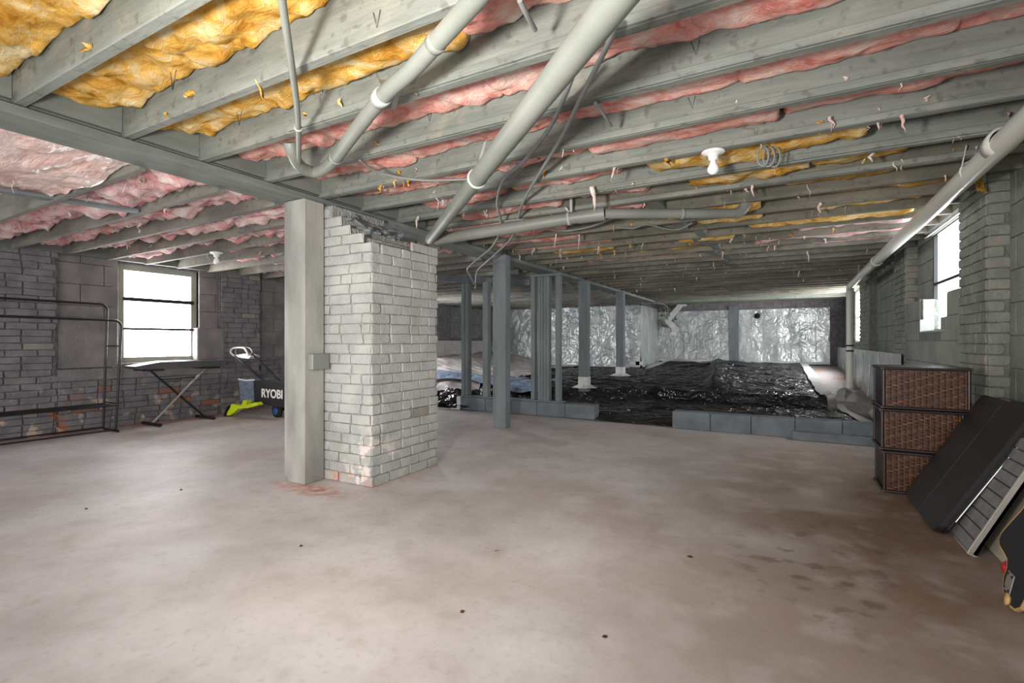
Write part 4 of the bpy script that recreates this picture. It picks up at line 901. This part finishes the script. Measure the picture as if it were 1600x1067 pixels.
# wicker boxes
def wicker(x0, x1, y0, y1, z0, z1, label):
    t = thing('wicker_box', label, 'storage box', ((x0 + x1) / 2, (y0 + y1) / 2, z0), group='stacked brown wicker boxes')
    MB().box((x0 + .012, y0 + .012, z0 + .012), (x1 - .012, y1 - .012, z1 - .012)).build('body', M['wicker_dk'], t)
    H = z1 - z0; nx = 13; nz = 20; w = (x1 - x0 - .05) / nx; h = (H - .045) / nz; mb = MB(); mb2 = MB()
    for i in range(nx):
        for j in range(nz):
            cx = x0 + .025 + (i + .5) * w; cz = z0 + .022 + (j + .5) * h; ww = w * .5; hh = h * .30; o_ = .009 if (i + j) % 2 else .001
            mb_ = mb if (i * 7 + j * 3) % 5 else mb2
            yy = y0 + .010
            mb_.add([(cx - ww, yy, cz - hh), (cx, yy - o_, cz - hh), (cx + ww, yy, cz - hh), (cx - ww, yy, cz + hh), (cx, yy - o_, cz + hh), (cx + ww, yy, cz + hh)], [(0, 1, 4, 3), (1, 2, 5, 4), (0, 2, 1), (3, 4, 5)])
    for i in range(nx + 1):
        cx = x0 + .025 + i * w; mb2.box((cx - .002, y0 + .004, z0 + .02), (cx + .002, y0 + .012, z1 - .02))
    mb.build('woven_strands', M['wicker'], t, kind='stuff'); mb2.build('woven_strands', M['wicker_lt'], t, kind='stuff')
    mb = MB(); n = 22
    for j in range(n):
        cz = z0 + .022 + (j + .5) * (H - .045) / n
        mb.beam((x0 + .010, y0 + .02, cz), (x0 + .010, y1 - .02, cz + .004), .006, (H - .045) / n * .62)
        mb.beam((x1 - .010, y0 + .02, cz), (x1 - .010, y1 - .02, cz), .006, (H - .045) / n * .62)
        mb.beam((x0 + .02, y1 - .010, cz), (x1 - .02, y1 - .010, cz), .006, (H - .045) / n * .62)
    mb.build('side_strands', M['wicker_dk'], t, kind='stuff')
    for (a, b_) in ((x0, y0), (x1, y0), (x0, y1), (x1, y1)):
        MB().tube([(a + (.01 if a == x0 else -.01), b_ + (.01 if b_ == y0 else -.01), z0 + .002), (a + (.01 if a == x0 else -.01), b_ + (.01 if b_ == y0 else -.01), z1 - .004)], .010, 8).build('corner_post', M['wicker_dk'], t)
    for z_ in (z0 + .010, z1 - .010):
        mb = MB()
        for p, q in (((x0, y0), (x1, y0)), ((x1, y0), (x1, y1)), ((x1, y1), (x0, y1)), ((x0, y1), (x0, y0))):
            n = int(max(abs(q[0] - p[0]), abs(q[1] - p[1])) / .012)
            mb.tube([(p[0] + (q[0] - p[0]) * i / n, p[1] + (q[1] - p[1]) * i / n, z_) for i in range(n + 1)], [.0085 + .0018 * (i % 2) for i in range(n + 1)], 8)
        mb.build('rim', M['wicker_dk'], t)
    mb = MB()
    for j in range(24):
        yy = y0 + .02 + (y1 - y0 - .04) * (j + .5) / 24; mb.beam((x0 + .012, yy, z1 - .006), (x1 - .012, yy, z1 - .006), .010, .006)
    mb.build('lid', M['wicker_dk'], t)
wicker(.555, .99, 4.08, 4.43, 0, .277, 'brown wicker box on the concrete, bottom of the stack of three')
wicker(.545, .975, 4.09, 4.44, .278, .555, 'brown wicker box in the middle of the stack of three')
wicker(.55, 1.0, 4.07, 4.46, .556, .833, 'brown wicker box on top of the stack of three')

# leaning boards: local x along the wall (+Y), local z up the board
def lean(loc, top, y0):
    """frame for a board whose foot runs along Y: returns matrix (u: -Y direction width, v: up the slope, w: outward normal -X)"""
    a = Vector(loc); up = (Vector(top) - a).normalized(); wd = Vector((0, 1, 0)); nn = wd.cross(up).normalized()
    if nn.x > 0: nn = -nn
    m = Matrix((wd, up, nn)).transposed().to_4x4(); m.translation = a; return m
def rrect(w, h, r, n=5):
    out = []
    for cx, cy, a0 in ((w - r, r, -PI / 2), (w - r, h - r, 0), (r, h - r, PI / 2), (r, r, PI)):
        out += [(cx + r * math.cos(a0 + PI / 2 * i / n), cy + r * math.sin(a0 + PI / 2 * i / n)) for i in range(n + 1)]
    return out
# folded table
m = lean((.672, 3.29, .012), (1.04, 3.29, .66), 0)
ft = thing('folding_table', 'square black vinyl folding table top leaning against the wicker boxes', 'table', (.68, 3.66, 0))
ol = rrect(.74, .76, .05)
tt = MB().prism([m @ Vector((x_, y_, -.008)) for x_, y_ in ol], (0, 0, 0), m.to_3x3() @ Vector((0, 0, .022))).build('top', M['vinyl'], ft)
MB().prism([m @ Vector((x_ * .985 + .005, y_ * .985 + .005, -.026)) for x_, y_ in ol], (0, 0, 0), m.to_3x3() @ Vector((0, 0, .016))).build('apron', M['black_metal'], ft)
MB().tube([m @ Vector((.004, .10, -.030)), m @ Vector((.004, .70, -.030))], .004, 8).build('folded_leg', M['alu'], ft, label='folded steel leg along the edge')
MB().tube([m @ Vector((.05, .04, -.036)), m @ Vector((.05, .66, -.036))], .008, 8).build('folded_leg', M['alu'], ft)
MB().tube([m @ Vector((.37, .01, .0145)), m @ Vector((.37, .75, .0145))], .0012, 5).build('seam', M['black_metal'], tt)
# grey slatted ramp
m = lean((.738, 3.06, .006), (1.0, 3.06, .56), 0)
rp_ = thing('folding_ramp', 'narrow grey ribbed ramp with aluminium edges leaning behind the black table', 'ramp', (.75, 3.3, 0))
MB().box((0, 0, -.03), (.40, .60, -.012), m, .002).build('base', M['black_metal'], rp_)
for k in range(10): MB().box((.018, .012 + k * .058, -.012), (.385, .012 + k * .058 + .054, 0), m, .003).build('slat', M['rubber'], rp_)
MB().box((0, 0, -.03), (.016, .60, .006), m, .003).build('edge_rail', M['alu'], rp_)
MB().box((-.001, 0, -.034), (.40, .012, .002), m, .002).build('foot_rail', M['alu'], rp_)
MB().box((-.004, .57, -.03), (.03, .61, .01), m, .003).build('corner_bracket', M['alu'], rp_)
# cream board
m = lean((.842, 2.30, .006), (1.18, 2.30, .80), 0)
solo('cream_board', MB().box((0, 0, -.02), (1.10, .86, 0), m, .004), M['cream'], 'large cream laminate board leaning against the right wall behind the longboard', 'board', (.85, 2.85, 0))
# wood scrap and blue thing near the top
solo('wood_offcut', MB().box((.20, .575, .002), (.62, .64, .03), m, .003), M['maple'], 'tan wood offcut on the cream board above the ramp', 'wood', m @ Vector((.4, .6, 0)))
solo('blue_case', MB().box((.30, .66, .002), (.62, .74, .05), m, .01), M['blue'], 'blue plastic case on the cream board above the wood offcut', 'case', m @ Vector((.4, .7, 0)))
# longboard
m = lean((.735, 2.42, .004), (.865, 2.42, .66), 0)
yc = .10
full = [(y_ - 2.42, z_) for y_, z_ in ((2.53, 0.0), (2.59, .008), (2.63, .035), (2.645, .075), (2.64, .115), (2.655, .138), (2.70, .148), (2.75, .158), (2.772, .182), (2.765, .215), (2.72, .27), (2.65, .35), (2.58, .44), (2.52, .55), (2.47, .68), (2.42, .78), (2.34, .85), (2.24, .87), (2.16, .83), (2.14, .76), (2.19, .64), (2.26, .52), (2.32, .40), (2.345, .28), (2.34, .19), (2.36, .155), (2.42, .14), (2.445, .115), (2.44, .07), (2.455, .03), (2.49, .005))]
lb = thing('longboard', 'black longboard with a tan ply edge standing against the cream board', 'longboard', (.74, 2.46, 0))
dk = MB().prism([m @ Vector((a, b_, -.006)) for a, b_ in full], (0, 0, 0), m.to_3x3() @ Vector((0, 0, .012))).build('deck', M['maple'], lb)
cx_ = sum(a for a, b_ in full) / len(full)
gp = []
for i, (a, b_) in enumerate(full):
    p0, p1 = full[i - 1], full[(i + 1) % len(full)]; tx, ty = p1[0] - p0[0], p1[1] - p0[1]; l_ = math.hypot(tx, ty); gp.append((a - ty / l_ * .009, b_ + tx / l_ * .009))
MB().prism([m @ Vector((a, b_, .0062)) for a, b_ in gp], (0, 0, 0), m.to_3x3() @ Vector((0, 0, .0012))).build('grip_tape', M['grip'], dk)
MB().box((.125, .04, .008), (.185, .115, .012), m, .002).build('truck_plate', M['alu'], dk)
for a, b_ in ((.035, .05), (.075, .05), (.035, .105), (.075, .105)): MB().lathe([(.001, .004), (.005, .004), (.005, 0)], m @ Vector((yc + a, b_, .012)), m.to_3x3() @ Vector((0, 0, 1)), 10).build('bolt', M['black_metal'], dk)
MB().lathe([(.001, 0), (.02, 0), (.024, .01), (.001, .012)], m @ Vector((.13, .02, .007)), m.to_3x3() @ Vector((0, 0, 1)), 16).build('truck_nut', M['maple'], dk)
for s_ in (1, -1):
    c = m @ Vector((.12 + s_ * .16, .085, -.045)); MB().lathe([(.001, 0), (.022, 0), (.033, .008), (.035, .028), (.033, .048), (.022, .054), (.001, .054)], c, Vector((0, s_, 0)), 22).build('wheel', M['redwheel'], lb)
MB().tube([m @ Vector((-.04, .085, -.045)), m @ Vector((.28, .085, -.045))], .008, 8).build('axle', M['alu'], lb)

# small leaves and debris on the floor
dm = [((283, 765), 'small dark leaf scrap on the concrete left of the thick post foot'), ((470, 853), 'small dark leaf scrap on open concrete in front of the brick pillar'), ((135, 795), 'small dark leaf scrap on the concrete nearest the garment rack'),
      ((1078, 870), 'small dark leaf scrap in the middle of the right-hand concrete'), ((945, 995), 'small dark leaf scrap at the near edge of the concrete, centre right'), ((722, 956), 'small brown leaf scrap on the near concrete at the centre')]
for (px, py), lab in dm:
    p = at(px, py, z=0); mb = MB(); a = R.uniform(0, 3)
    vs = [(p.x + .010 * math.cos(a + t) * (1 + .4 * math.cos(2 * t)), p.y + .007 * math.sin(a + t), .002 + .004 * R.random()) for t in [k * PI / 4 for k in range(8)]] + [(p.x, p.y, .009)]
    mb.add(vs, [(k, (k + 1) % 8, 8) for k in range(8)]); mb.add([(v[0], v[1], .001) for v in vs[:8]], [tuple(range(8))[::-1]]); mb.add([(v[0], v[1], .001) for v in vs[:8]] + vs[:8], [(k, (k + 1) % 8, 8 + (k + 1) % 8, 8 + k) for k in range(8)])
    solo('dry_leaf', mb, M['wicker'], lab, 'leaf', (p.x, p.y, 0))
